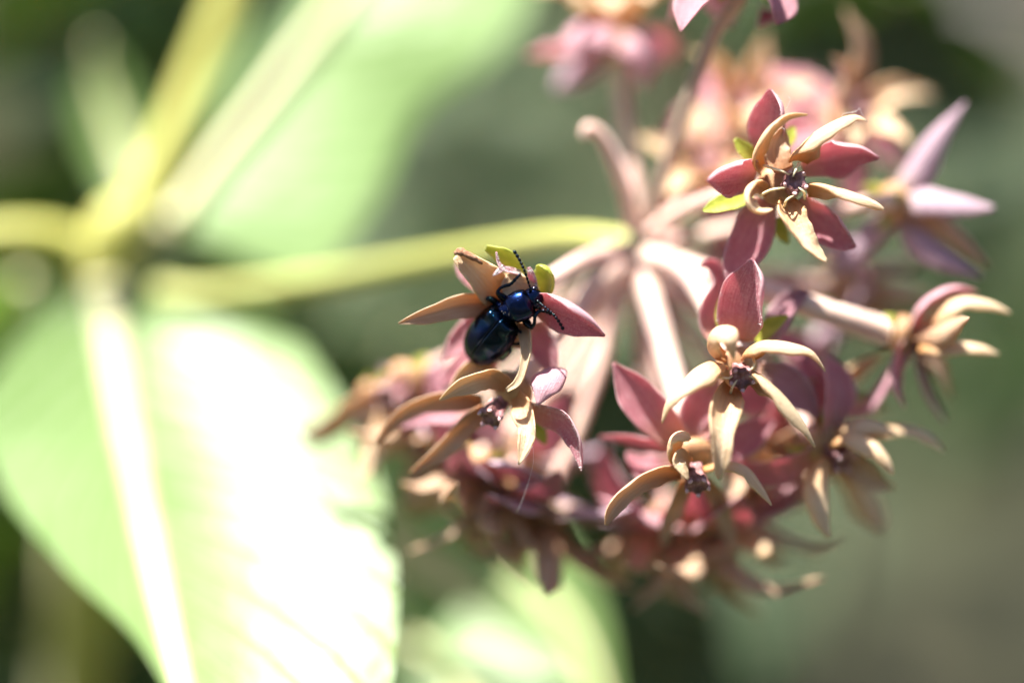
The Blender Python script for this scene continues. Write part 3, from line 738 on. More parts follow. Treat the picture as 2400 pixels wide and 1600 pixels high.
horn(f2, [(1764, 836, 0.2), (1768, 850, -0.8), (1764, 862, -1.0), (1752, 870, -0.8)])
horn(f2, [(1676, 884, 0.0), (1692, 884, -0.9), (1706, 886, -1.0), (1720, 880, -0.8)])
horn(f2, [(1712, 920, 0.0), (1716, 908, -0.9), (1722, 898, -1.0), (1728, 890, -0.8)])
horn(f2, [(1772, 896, 0.2), (1770, 888, -0.8), (1760, 882, -1.0), (1752, 880, -0.8)])
pedicel(f2, [(1510, 600, 16), (1570, 615, 14), (1625, 660, 11), (1675, 745, 7.5), (1715, 840, 3.4)], 0.9, 0.95)
fuzz(f2, pt, 900, seed=2)

# ---- flower under the beetle
cb = P(1195, 690, 2.6)
fb = new_flower(cb, 'half withered flower that the blue beetle stands on')
pt = []
pt.append(blade('petal', [(1250, 712, 2.2), (1282, 718, 1.4), (1320, 732, 0.6), (1370, 756, 0.0), (1418, 787, -0.2)], [26, 44, 50, 34, 3], (-0.1, -0.45, -1), PIN, fb, [0.4, 0.7, 1.05, 1.3, 1.2], skew=0.55))
blade('hood', [(1150, 712, 2.8), (1110, 714, 2.4), (1060, 722, 1.8), (1000, 738, 1.2), (934, 758, 0.8)], [20, 27, 27, 19, 2], (0.0, -0.25, -1), HT, fb, [0.7, 0.8, 0.8, 0.7, 0.4], 0.3)
hb = blade('hood', [(1180, 700, 2.8), (1150, 668, 1.8), (1122, 640, 1.2), (1096, 614, 0.8), (1070, 596, 0.8)], [30, 38, 34, 25, 12], (0.25, -0.35, -1), HD, fb, [0.6, 0.7, 0.7, 0.8, 0.8], 0.4)
tube('scar', [(1066, 594, 0.4), (1078, 590, 0.2), (1096, 597, 0.0), (1116, 608, 0.1), (1130, 618, 0.4)], [0.22, 0.33, 0.30, 0.24, 0.08], M['scar'], fb, 9, 24, True, 0.16)
blade('hood', [(1235, 712, 2.4), (1222, 686, 2.0), (1208, 662, 1.6), (1200, 640, 1.6)], [32, 38, 32, 12], (0, -0.2, -1), HD, fb, [0.5, 0.6, 0.7, 0.7], 0.4)
blade('sepal', [(1228, 650, 3.0), (1206, 618, 2.2), (1178, 594, 1.8), (1140, 578, 1.6)], [12, 26, 26, 10], [(-0.4, -0.6, -0.8), (-0.4, -0.6, -0.8), (-0.1, -0.9, -0.5)], [M['sepal']], fb, 0.7, 0.22)
blade('sepal', [(1276, 690, 2.6), (1280, 662, 1.8), (1276, 636, 1.2), (1262, 622, 0.8)], [12, 25, 23, 8], [(-0.6, -0.2, -0.6), (-0.5, -0.4, -0.5), (-0.3, -0.9, -0.2)], [M['sepal']], fb, 0.9, 0.45)
pt.append(blade('petal', [(1128, 678, 4.0), (1104, 654, 4.2), (1086, 636, 4.2), (1070, 616, 4.4)], [16, 18, 16, 5], (0.2, -0.2, -1), PIN, fb, 0.5))
pt.append(blade('petal', [(1250, 690, 2.4), (1252, 664, 1.6), (1246, 642, 1.0), (1240, 626, 0.8)], [16, 12, 9, 4], (-0.5, 0, -1), PIN, fb, 0.9))
pt.append(blade('petal', [(1222, 642, 1.6), (1200, 636, 0.8), (1180, 630, 0.4), (1168, 614, 0.4), (1163, 590, 0.4)], [9, 10, 8, 4, 1.5], (0.2, 0.6, -0.6), PIN, fb, 0.8, 0.1))
pt.append(blade('petal', [(1180, 628, 0.4), (1168, 636, 0.2), (1156, 646, 0.2)], [7, 6, 2], (0.4, 0.6, -0.6), PIN, fb, 0.8, 0.1))
pt.append(blade('petal', [(1140, 735, 5.0), (1108, 770, 5.4), (1072, 806, 5.4), (1036, 842, 5.2)], [26, 34, 26, 3], (0.1, 0.15, -1), PIN, fb, 0.5))
pt.append(blade('petal', [(1250, 755, 4.6), (1262, 790, 5.0), (1280, 830, 5.0), (1300, 880, 5.0)], [26, 36, 32, 6], (-0.1, 0.15, -1), PIN, fb, 0.5))
blade('hood', [(1228, 748, 2.2), (1234, 784, 1.0), (1236, 820, 0.4), (1227, 862, 0.2), (1214, 896, 0.2), (1188, 915, 0.2)], [14, 15, 12, 9, 8, 5], (-0.5, 0.1, -0.9), HP, fb, [1.0, 1.2, 1.2, 1.0, 0.9, 0.7], 0.3)
blade('hood', [(1168, 742, 3.2), (1196, 770, 3.4), (1222, 796, 3.2), (1240, 770, 2.8)], [20, 26, 22, 8], (0, 0.2, -1), HD, fb, 0.7, 0.3)
cup(fb, P(1196, 700, 4.0), (-0.2, 0.1, -1), 2.3)
column(fb, P(1200, 712, 3.4), (-0.1, 0.2, -1), 1.1, 1.2)
pedicel(fb, [(1470, 585, 16), (1420, 592, 14.5), (1360, 612, 11.5), (1300, 650, 8.5), (1235, 690, 5.4)], 0.75, 0.85)
fuzz(fb, pt, 600, seed=3)

# ---- flower just below the beetle
fc = new_flower(P(1173, 945, 2.5), 'shaded flower hanging just below the beetle with a fuzzy folded petal')
pt = []
pt.append(blade('petal', [(1250, 900, 4.5), (1282, 868, 3.0), (1292, 868, 1.0), (1276, 902, -0.4), (1260, 949, -0.6)], [22, 34, 38, 34, 3], [(-0.2, -0.9, 0.2), (0, -0.6, 0.5), (0.1, -0.2, 1), (0.2, 0.1, 1)], PIN, fc, [0.5, 0.7, 0.8, 0.9, 0.8], skew=0.2))
pt.append(blade('petal', [(1232, 950, 3.2), (1278, 968, 2.0), (1322, 985, 1.0), (1354, 1030, 0.2), (1362, 1070, 0.0), (1363, 1104, 0.0)], [22, 33, 36, 27, 17, 3], [(-0.4, -0.7, -0.8), (-0.4, -0.6, -0.9), (-0.9, -0.2, -0.5), (-0.9, 0, -0.4)], PIN, fc, [0.6, 0.7, 0.8, 1.0, 1.0, 0.8]))
blade('hood', [(1210, 930, 2.6), (1228, 960, 1.4), (1236, 1000, 0.6), (1232, 1036, 0.2), (1216, 1088, 0.0)], [16, 24, 22, 17, 2], (-0.3, 0.0, -1), HD, fc, [0.8, 1.0, 1.0, 0.8, 0.5], 0.4)
blade('hood', [(1190, 905, 2.8), (1150, 884, 1.6), (1110, 892, 0.8), (1070, 912, 0.2), (1030, 938, 0.0)], [18, 28, 24, 18, 3], (0.1, -0.5, -0.9), HP, fc, [0.7, 0.9, 0.9, 0.7, 0.4], 0.3)
blade('hood', [(1160, 880, 4.4), (1120, 862, 4.2), (1085, 880, 4.0), (1050, 925, 3.8)], [16, 20, 18, 5], (0.2, -0.2, -1), HP, fc, 0.7, 0.3)
blade('hood', [(1130, 940, 4.0), (1060, 935, 4.4), (985, 950, 5.0), (925, 985, 5.5), (880, 1040, 6)], [18, 24, 22, 16, 4], (0.1, -0.5, -0.9), HT, fc, 0.9, 0.35)
blade('hood', [(1140, 960, 3.6), (1090, 1000, 3.8), (1030, 1060, 4.4), (960, 1110, 5.0)], [18, 24, 18, 3], (0.1, -0.3, -1), HT, fc, 0.9, 0.35)
pt.append(blade('petal', [(1160, 870, 5.5), (1120, 850, 6), (1080, 862, 6.5), (1040, 900, 7)], [24, 34, 28, 4], (0, 0.3, -1), PIN, fc, 0.5))
pt.append(blade('petal', [(1120, 960, 5.0), (1060, 965, 6.0), (1000, 970, 7.0), (940, 1000, 8)], [22, 32, 28, 4], (0, 0.3, -1), PMV, fc, 0.6))
blade('sepal', [(1230, 975, 4.4), (1262, 1010, 4.4), (1278, 1040, 4.6)], [14, 18, 4], (0, 0.3, -1), [M['sepal']], fc, 0.5)
column(fc, P(1160, 962, 2.0), (-0.4, -0.6, -0.7), 1.0, 1.2)
cup(fc, P(1195, 925, 4.2), (-0.35, -0.6, -0.7), 1.9)
pedicel(fc, [(1478, 605, 16.5), (1420, 660, 14), (1350, 740, 11.5), (1280, 820, 9), (1215, 905, 5.6)], 0.8, 0.9)
fuzz(fc, pt[:2], 1600, seed=4)

# ---- the other flowers of the cluster, all out of focus
def flower(center, axis, label, spin=0.0, ped=None, seed=0, pm=None, hm=None, reflex=0.6, spread=0.55, size=1.22, hl=6.2, ped_mat=None, petals=range(5), hoods=range(5), ymax=99, pr=0.62):
    rs = np.random.default_rng(seed)
    c = P(*center); A = frame(axis, (0.2, 0.9, 0.3)); f = new_flower(c, label)
    pm = pm or PIN; hm = hm or [HD, HT, HP]
    for j in range(5):
        a = spin + 2 * math.pi * j / 5 + rs.normal(0, 0.1)
        rad = A[1] * math.cos(a) + A[2] * math.sin(a)
        if j in petals:
            L = 6.2 * size * rs.uniform(0.78, 1.15); re = reflex + rs.normal(0, 0.3)
            p0 = c - A[0] * 0.6 + rad * 0.9 * size
            p1 = p0 + rad * L * 0.35 - A[0] * 0.10 * L
            d2 = unit(rad * math.cos(re) - A[0] * math.sin(re)); p2 = p1 + d2 * L * 0.35
            d3 = unit(rad * math.cos(re * 1.6) - A[0] * math.sin(re * 1.6)); p3 = p2 + d3 * L * 0.3
            p3 = p3 + rs.normal(0, 0.5, 3)
            if p3[1] > c[1] + ymax: continue
            blade('petal', [p0, p1, p2, p3], [0.9 * size, 1.55 * size, 1.35 * size, 0.1], [A[0], A[0] + 0.3 * rad, A[0] * 0.6 + rad * 0.8], pm, f, [0.5, 0.7, 0.9, 0.9], 0.14, 18, 9, px=False)
        if j in hoods:
            a2 = a + math.pi / 5 + rs.normal(0, 0.08)
            rad = A[1] * math.cos(a2) + A[2] * math.sin(a2)
            L = hl * size * rs.uniform(0.72, 1.15); sp_ = spread + rs.normal(0, 0.25)
            p0 = c + A[0] * 0.2 + rad * 0.9 * size
            d1 = unit(rad * 0.75 + A[0]); p1 = p0 + d1 * L * 0.3
            d2 = unit(rad * math.sin(sp_ + 0.3) + A[0] * math.cos(sp_ + 0.3)); p2 = p1 + d2 * L * 0.4
            d3 = unit(rad * math.sin(sp_ + 0.7) + A[0] * math.cos(sp_ + 0.7)); p3 = p2 + d3 * L * 0.35 + rs.normal(0, 0.6, 3)
            blade('hood', [p0, p1, p2, p3], [0.6 * size, 0.95 * size, 0.72 * size, 0.08], A[0] - rad * 0.6, hm[int(rs.integers(0, len(hm)))], f, [0.9, 1.1, 0.9, 0.5], 0.4, 18, 9, px=False)
    column(f, c + A[0] * 0.7, axis, 0.95 * size, 1.2 * size, spin)
    cup(f, c - A[0] * 0.2, axis, 1.5 * size)
    v_s = []
    for j in range(3):
        a = spin + 0.6 + 2.1 * j; rad = A[1] * math.cos(a) + A[2] * math.sin(a); p0 = c - A[0] * 1.3 + rad * 0.8
        blade('sepal', [p0, p0 + rad * 1.0 - A[0] * 0.4, p0 + rad * 1.7 - A[0] * 1.4], [0.5, 0.6, 0.1], A[0], [M['sepal']], f, 0.4, 0.14, 10, 7, px=False)
    if ped:
        pts = [P(*p) for p in ped] + [c - A[0] * 2.4, c - A[0] * 0.9]
        tube('pedicel', pts, [pr * 1.1, pr, pr, pr * 1.2, 1.1], ped_mat or M['pedicel'], f, 12, 36, False, 0.012)
    return f
flower((940, 905, 14), (-0.55, -0.45, -0.6), 'blurred brownish flower farthest from the hub on the beetle side', 0.3, [(1470, 590, 20), (1330, 690, 22), (1150, 800, 20)], ymax=3.2, seed=11, pm=PMV, hm=[HT, HD], size=1.35)
flower((1282, 1225, 15), (-0.12, -0.97, -0.05), 'flower hanging straight down on a long pink stalk', 0.5, [(1482, 610, 17), (1430, 790, 16.5), (1360, 990, 15.5)], 12, PMV, [HT], reflex=0.1, size=1.35)
flower((1110, 1105, 13), (-0.45, -0.85, -0.15), 'drooping brownish flower over the bright green leaf', 0.1, [(1470, 600, 21), (1380, 760, 22), (1240, 960, 18)], 13, PMV, [HT], reflex=0.3, size=1.4)
fh = flower((2135, 790, 9), (0.96, -0.22, -0.12), 'flower seen from the side, its pink petals and cream hoods pointing outwards', 0.2, [(1510, 600, 16), (1700, 655, 11), (1880, 712, 7.5)], 15, PIN, [HT], reflex=0.2, spread=0.3, petals=[2], hoods=[1, 3], pr=1.05)
blade('petal', [(2128, 790, 9), (2150, 725, 8), (2185, 690, 7.6), (2235, 672, 7.6), (2290, 684, 7.8)], [24, 34, 34, 24, 4], (0.5, -0.8, -0.2), PIN, fh, 0.9)
blade('petal', [(2128, 800, 8.6), (2098, 848, 7.6), (2092, 900, 7.2), (2120, 956, 7)], [24, 32, 30, 4], (0.9, 0.2, -0.4), PIN, fh, 0.9)
blade('petal', [(2140, 815, 9.5), (2155, 880, 10), (2175, 935, 10.5), (2215, 990, 11)], [22, 30, 26, 4], (0.8, 0.4, -0.4), PMV, fh, 0.9)
blade('hood', [(2170, 770, 8), (2205, 730, 7), (2255, 706, 6.6), (2315, 712, 6.6), (2368, 733, 6.8)], [20, 28, 26, 18, 3], (0.1, -0.9, 0.4), HD, fh, 1.0, 0.4)
blade('hood', [(2160, 812, 7.6), (2200, 815, 6.8), (2250, 808, 6.6), (2300, 816, 6.6), (2340, 831, 6.8)], [16, 24, 24, 18, 3], (0.1, -0.9, 0.4), HD, fh, 1.0, 0.4)
fg = flower((1945, 1050, 7), (0.6, -0.5, -0.62), 'flower with bright cream hoods and a dark brown centre', 0.9, [(1505, 610, 16), (1650, 740, 13), (1830, 930, 11)], 16, PIN, [HT], petals=[1, 2, 4], hoods=[0])
blade('hood', [(1950, 1040, 6), (1985, 1020, 5), (2040, 1040, 4.5), (2075, 1075, 4.4), (2093, 1110, 4.4)], [20, 30, 34, 24, 3], (-0.3, -0.8, 0.5), HD, fg, 0.9, 0.4)
blade('hood', [(1955, 1025, 7), (1990, 1000, 6.4), (2045, 995, 6), (2100, 1016, 6)], [18, 28, 24, 6], (-0.1, -0.9, 0.4), HD, fg, 0.9, 0.4)
blade('hood', [(1965, 1035, 8), (2050, 1010, 8), (2120, 1005, 8), (2175, 1022, 8), (2212, 1055, 8.2)], [16, 22, 22, 18, 4], (-0.1, -0.9, 0.4), HD, fg, 0.9, 0.4)
blade('hood', [(1930, 1075, 6), (1916, 1115, 5), (1910, 1165, 4.5), (1922, 1215, 4.4), (1943, 1258, 4.4)], [18, 28, 26, 20, 3], (0.3, -0.3, 0.9), HD, fg, 0.9, 0.4)
blade('hood', [(1965, 1080, 11), (2000, 1130, 13), (2040, 1190, 14), (2070, 1240, 14)], [18, 36, 34, 8], (0.0, -0.3, 0.9), HD, fg, 0.8, 0.4)
blade('petal', [(1935, 1010, 8.6), (1925, 950, 8), (1900, 890, 7.6), (1872, 830, 7.6)], [28, 44, 38, 4], (0.5, -0.4, -0.8), PIN, fg, 0.9)
flower((1985, 280, 19), (0.35, 0.35, -0.5), 'blurred pink and tan flower high behind the star shaped flower', 0.35, [(1510, 560, 18), (1640, 460, 19), (1850, 350, 20)], 18, PIN, [HT, HD], reflex=0.2)
fk = flower((1445, 70, 22), (-0.12, 0.95, -0.25), 'very blurred pale pink flower facing upwards', 0.2, [(1488, 540, 18), (1485, 420, 20), (1462, 280, 21.5)], 19, PIN, [HD], reflex=0.5, size=1.15, petals=[0, 3])
blade('petal', [(1450, 70, 20), (1410, 62, 18.5), (1365, 88, 18), (1345, 140, 18)], [34, 60, 56, 8], (-0.1, -0.7, 0.7), PIN, fk, 0.8)
blade('petal', [(1455, 80, 20), (1490, 90, 18.5), (1512, 130, 18), (1508, 205, 18.4)], [32, 56, 54, 8], (-0.3, -0.3, 0.8), PIN, fk, 0.8)
blade('petal', [(1435, 90, 22), (1385, 130, 22.5), (1340, 170, 23), (1300, 210, 23.5)], [28, 44, 40, 6], (-0.2, -0.5, 0.8), PMV, fk, 0.8)
flower((1735, -70, 6), (0.05, 0.93, -0.2), 'flower on a thin brown stalk with dark rose petals hanging down', 0.9, [(1510, 550, 17), (1560, 400, 14), (1660, 110, 9)], 20, PMV, [HT], reflex=1.15, ped_mat=M['pedicel_brown'])
flower((1740, 270, 22), (0.15, 0.5, -0.75), 'blurred cream and peach flower right behind the star shaped flower', 0.6, [(1500, 550, 19), (1560, 470, 21), (1660, 380, 23)], 21, PIN, [HD], reflex=0.4)
flower((1640, 1245, 15), (0.02, -0.98, 0.05), 'lowest flower, hanging in shade with long tan hoods', 0.3, [(1490, 620, 18), (1540, 850, 17), (1620, 1080, 14)], 22, PIN, [HT, HD], reflex=0.3, size=1.5)
flower((1790, 1070, 14), (0.1, -0.75, -0.5), 'blurred pink flower tucked between two sharper flowers', 0.7, [(1500, 610, 18), (1620, 780, 17), (1750, 960, 15)], 23, PIN, [HD, HT], reflex=0.7)
flower((1985, 670, 22), (0.6, -0.1, 0.4), 'dim mauve flower deep behind the star shaped flower', 0.2, [(1510, 590, 18), (1660, 610, 20), (1850, 650, 22)], 24, PMV, [HT])
flower((1010, 1020, 16), (-0.5, -0.6, -0.4), 'blurred shaded flower crowded under the hanging flower below the beetle', 0.8, [(1470, 600, 22), (1340, 760, 25), (1150, 920, 22)], 31, PMV, [HT], reflex=0.5)
flower((1215, 1090, 16), (-0.1, -0.9, -0.3), 'dim brown flower crowded behind the folded fuzzy petal', 0.2, [(1478, 600, 21), (1410, 780, 23), (1280, 980, 20)], 32, PMV, [HT], reflex=0.4)
flower((1890, 930, 14), (0.5, -0.3, -0.6), 'blurred pink flower behind the drooping cream hoods of the upright petal', 0.5, [(1505, 600, 17), (1640, 700, 17), (1800, 850, 16.5)], 33, PIN, [HT, HD], reflex=0.8)
flower((1670, 410, 21), (-0.2, 0.55, -0.6), 'very blurred pale pink flower close behind the hub stalks', 0.2, [(1498, 560, 18), (1560, 500, 21), (1620, 450, 22)], 34, PIN, [HD], reflex=0.7)
flower((1175, 1165, 13), (-0.25, -0.93, -0.15), 'dusky flower with thin hoods trailing over the bright green leaf beside the long pink stalk', 0.9, [(1482, 605, 20), (1410, 800, 20), (1260, 1020, 17)], 41, PMV, [HT], reflex=0.3, size=1.25)
flower((1535, 1235, 17), (-0.3, -0.88, -0.15), 'pale pink flower behind the lowest hanging flower on its stalk side', 0.4, [(1490, 620, 19), (1510, 850, 20), (1535, 1080, 19)], 42, PIN, [HT], reflex=0.4, size=1.3)
flower((1745, 1215, 16), (0.25, -0.9, -0.1), 'dusky pink flower beside the lowest hanging flower under the cream hoods', 0.1, [(1495, 615, 20), (1600, 840, 20), (1715, 1060, 18)], 43, PIN, [HT, HD], reflex=0.4, size=1.3)
flower((865, 950, 17), (-0.6, -0.6, -0.3), 'brownish flower at the outer edge of the cluster above the broad leaf', 0.7, [(1470, 590, 22), (1300, 720, 25), (1050, 860, 22)], 44, PMV, [HT, HD], reflex=0.5, ymax=2.5)
# a purple flower seen from behind, its petals stretched wide
fi = flower((2110, 475, 12), (0.75, 0.0, 0.55), 'purple flower turned away with long petals stretched out', 0.2, [(1510, 580, 18), (1700, 540, 17), (1950, 495, 15)], 25, PMV, [HT], petals=[], hoods=[0, 2])
blade('petal', [(2105, 460, 12), (2150, 400, 11.5), (2200, 320, 11), (2262, 240, 11)], [26, 36, 26, 3], (0.5, 0.3, 0.8), PMV, fi, 0.9)
blade('petal', [(2105, 475, 11.5), (2160, 462, 10.5), (2230, 470, 10), (2330, 486, 9.5)], [28, 42, 36, 6], (0.0, -0.6, 0.8), PMV, fi, 0.9)
blade('petal', [(2110, 500, 12), (2150, 560, 11.5), (2220, 610, 11), (2300, 650, 11)], [22, 34, 26, 4], (0.2, -0.3, 0.9), PMV, fi, 0.8)
blade('petal', [(2090, 500, 12), (2040, 545, 13), (1990, 600, 14), (1950, 640, 15)], [24, 36, 28, 4], (0.2, -0.3, 0.9), PMV, fi, 0.8)
# flower below flower 2
ff = new_flower(P(1625, 1115, 3), 'flower with upright red petals and cream hoods below the broad standing petal')
pt = []
blade('petal', [(1600, 1040, 5.0), (1540, 985, 4.2), (1490, 925, 3.8), (1460, 885, 3.6), (1438, 850, 3.4)], [24, 46, 46, 26, 3], (0.3, -0.3, -1), PIN, ff, [0.5, 0.7, 0.9, 1.0, 0.9])
blade('petal', [(1622, 1040, 5.4), (1632, 990, 5.6), (1640, 950, 5.8), (1640, 905, 6.2)], [26, 48, 46, 8], (0, -0.1, -1), PIN, ff, 0.6)
blade('petal', [(1585, 1050, 5.0), (1530, 1038, 5.6), (1470, 1026, 6.2), (1405, 1022, 6.8)], [16, 22, 18, 4], (0.1, -0.7, -0.7), PIN, ff, 0.8)
blade('petal', [(1660, 1060, 5.4), (1715, 1040, 6), (1770, 1010, 6.6), (1815, 985, 7)], [24, 42, 34, 4], (0, -0.1, -1), PIN, ff, 0.6)
blade('petal', [(1590, 1085, 5.6), (1540, 1100, 6.4), (1500, 1090, 7), (1470, 1060, 7.4)], [22, 36, 30, 5], (0, 0.3, -1), PIN, ff, 0.6)
blade('hood', [(1605, 1075, 2.6), (1578, 1058, 1.4), (1580, 1026, 0.2), (1602, 1020, -0.6), (1618, 1030, -0.8)], [16, 24, 26, 20, 5], [(0.8, -0.3, 0), (0.6, -0.7, 0), (0.2, -0.9, 0.3)], HD, ff, 0.9, 0.45)
blade('hood', [(1618, 1085, 1.6), (1600, 1068, 0.2), (1590, 1082, -0.8), (1602, 1104, -1.0), (1613, 1123, -0.9)], [10, 15, 16, 11, 2], (0.4, 0.1, -0.8), HD, ff, 0.8, 0.3)
blade('hood', [(1600, 1105, 2.6), (1550, 1110, 1.6), (1500, 1130, 1.0), (1455, 1165, 0.6), (1432, 1200, 0.4), (1420, 1230, 0.4)], [16, 27, 25, 20, 15, 4], (0.2, -0.6, -0.8), HT, ff, 0.9, 0.4)
blade('hood', [(1650, 1100, 2.8), (1700, 1088, 2.0), (1745, 1100, 1.4), (1775, 1135, 1.0), (1808, 1184, 0.8)], [14, 22, 20, 17, 2], [(-0.3, -0.9, 0.3), (-0.6, -0.6, 0.4)], HD, ff, 0.9, 0.4)
blade('hood', [(1610, 1125, 4.5), (1592, 1170, 6.5), (1566, 1220, 8.0), (1552, 1280, 9)], [14, 20, 17, 3], (0.1, -0.1, -1), HT, ff, 0.9, 0.4)
blade('hood', [(1650, 1125, 4.5), (1682, 1170, 6.5), (1705, 1230, 8.0), (1722, 1300, 9)], [14, 20, 17, 3], (-0.1, -0.1, -1), HT, ff, 0.9, 0.4)
blade('sepal', [(1600, 1030, 6.0), (1585, 1000, 6.0), (1582, 975, 6.2)], [12, 18, 4], (0, 0, -1), [M['sepal']], ff, 0.5)
column(ff, P(1632, 1118, 2.0), (0.05, -0.7, -0.7), 1.0, 1.2)
cup(ff, P(1625, 1080, 4.4), (0, -0.7, -0.7), 1.9)
pedicel(ff, [(1498, 615, 17), (1525, 700, 14.5), (1560, 820, 11.5), (1595, 940, 9), (1620, 1050, 6.2)], 0.95, 0.95)
# a stalk whose flower has dropped
tube('bare_stalk', [(1486, 560, 17), (1476, 480, 15.5), (1445, 390, 14), (1410, 320, 13), (1378, 300, 12.5), (1366, 322, 12.3)], [0.7, 0.75, 0.7, 0.62, 0.52, 0.3], M['pedicel'], plant, 12, 34, True, 0.02)
tube('bare_stalk', [(1478, 590, 17), (1440, 620, 15.5), (1395, 665, 13.5), (1350, 710, 12)], [0.8, 1.1, 1.1, 0.5], M['pedicel'], plant, 12, 24, True, 0.02)

# ------------------------------------------------------------------ the beetle
def fr_from(ax, nrm):
    a = unit(ax); n = unit(np.asarray(nrm, float) - a * np.dot(nrm, a)); s = np.cross(n, a)
    return a, n, s                          # forward, dorsal, side
beetle = empty('beetle', W3(P(1180, 770, 1.5)))
tag(beetle, 'shiny dark blue beetle with beaded antennae climbing on a withered flower', 'beetle')
EA, EN, ES = fr_from((0.54, 0.66, -0.50), (-0.42, -0.22, -0.85))
PA, PN, PS = fr_from((0.86, 0.42, -0.25), (-0.12, -0.10, -0.95))
def dome(front, A, Nn, S, L, prof, hprof, s0, s1, n=40, m=22, sub=0.55, ex=0.85):
    """shell surface strip from side angle s0 to s1 (radians, 0 = mid line)"""
    g = np.zeros((n, m, 3))
    for i in range(n):
        t = i / (n - 1); w = np.interp(t, prof[0], prof[1]) if not callable(prof) else prof(t); h = hprof(t)
        for j in range(m):
            a = s0 + (s1 - s0) * j / (m - 1)
            x = w * np.sign(math.sin(a)) * abs(math.sin(a)) ** ex
            z = h * (abs(math.cos(a)) ** ex if abs(a) < math.pi / 2 else -sub * abs(math.cos(a)) ** ex)
            g[i, j] = front - A * L * t + S * x + Nn * z
    return g
def sup(t, e): return max(0.0, 1 - abs(t) ** e) ** (1 / e)
def ew(t):                                   # wing-case half width along the body
    return 1.94 * (1.0 - 0.24 * math.exp(-(t / 0.16) ** 1.5)) * (min(1, t / 0.05) ** 0.45 if t < 0.05 else 1) * sup(max(0, (t - 0.42) / 0.58), 2.25) * (0.94 + 0.06 * min(1, t / 0.5))
def eh(t):
    return 1.62 * (0.62 + 0.38 * math.sin(math.pi * min(1, t / 0.9 * 0.62 + 0.12))) * (min(1, t / 0.06) ** 0.5 if t < 0.06 else 1) * sup(max(0, (t - 0.40) / 0.60), 2.1)
EF = P(1190, 737, 0.9)                       # middle of the wing cases' front edge
for sgn in (1, -1):
    g = dome(EF, EA, EN, ES, 5.75, ew, eh, 0.0, sgn * 1.72, 60, 30)
    # humped shoulder
    for i in range(60):
        for j in range(30):
            t = i / 59; a = j / 29 * 1.72
            g[i, j] += EN * 0.20 * math.exp(-((t - 0.11) / 0.085) ** 2 - ((a - 0.78) / 0.33) ** 2)
            g[i, j] -= EN * 0.10 * math.exp(-((t - 0.24) / 0.08) ** 2 - ((a - 0.6) / 0.5) ** 2)
            g[i, j] -= EN * 0.05 * math.exp(-(a / 0.045) ** 2)
            if a > 1.5: g[i, j] += (ES * sgn) * 0.10 * math.sin((a - 1.5) / 0.22 * math.pi)
    solid('wing_case', g, EN, 0.10, [M['wing']], beetle)
parts = []
# abdomen under the wing cases
for (front, A, Nn, S, L, wf, hf_) in ((EF, EA, EN, ES, 5.55, lambda t: ew(t) * 0.93, lambda t: eh(t) * 0.9),):
    gg = dome(front - A * 0.05, A, Nn, S, L, wf, hf_, -math.pi, math.pi, 30, 33, 0.75)
    V = gg.reshape(-1, 3); F = [(i * 33 + j, i * 33 + j + 1, (i + 1) * 33 + j + 1, (i + 1) * 33 + j) for i in range(29) for j in range(32)]
    parts.append((V, F))
# pronotum: a strongly arched shield
PF = P(1247, 703, -0.1)
def pw(t): return 1.24 * (0.70 + 0.38 * math.sin(math.pi * min(1, 0.10 + 0.72 * t))) * (min(1, t / 0.12) ** 0.5 if t < 0.12 else 1) * (max(0.0, (1 - t) / 0.05) ** 0.4 if t > 0.95 else 1)
def ph_(t): return 1.12 * (0.58 + 0.50 * math.sin(math.pi * min(1, 0.16 + 0.60 * t))) * (min(1, t / 0.16) ** 0.5 if t < 0.16 else 1) * (max(0.0, (1 - t) / 0.07) ** 0.4 if t > 0.93 else 1)
gg = dome(PF, PA, PN, PS, 2.1, pw, ph_, -math.pi, math.pi, 36, 41, 0.75)
parts.append((gg.reshape(-1, 3), [(i * 41 + j, i * 41 + j + 1, (i + 1) * 41 + j + 1, (i + 1) * 41 + j) for i in range(35) for j in range(40)]))
# neck between pronotum and wing cases
parts.append(ellip(P(1192, 732, 1.35), frame(PA, PN), np.array([1.3, 0.75, 1.0]), 20, 14))
# head, tucked under the front of the pronotum
HC = P(1247, 700, 0.5)
HA, HN, HS = fr_from((0.75, 0.15, 0.45), (0.2, 0.1, -0.9))
parts.append(ellip(HC, np.array([HA, HN, HS]), np.array([1.05, 0.72, 0.95]), 24, 16))
parts.append(ellip(HC + HA * 0.75 - HN * 0.25, np.array([HA, HN, HS]), np.array([0.55, 0.42, 0.62]), 18, 12))
def limb(pts, radii, n=10, nv=14):
    sp = spline([P(*p) for p in pts], nv); parts.append(tube_geo(sp, interp(radii, nv), n))
def foot(pts, r=0.17):
    sp = spline([P(*p) for p in pts], 5)
    for a, b_ in zip(sp[:-1], sp[1:]):
        d = b_ - a; parts.append(ellip((a + b_) / 2, frame(d, (0, 0, -1)), np.array([np.linalg.norm(d) * 0.56, r * 0.8, r]), 10, 8))
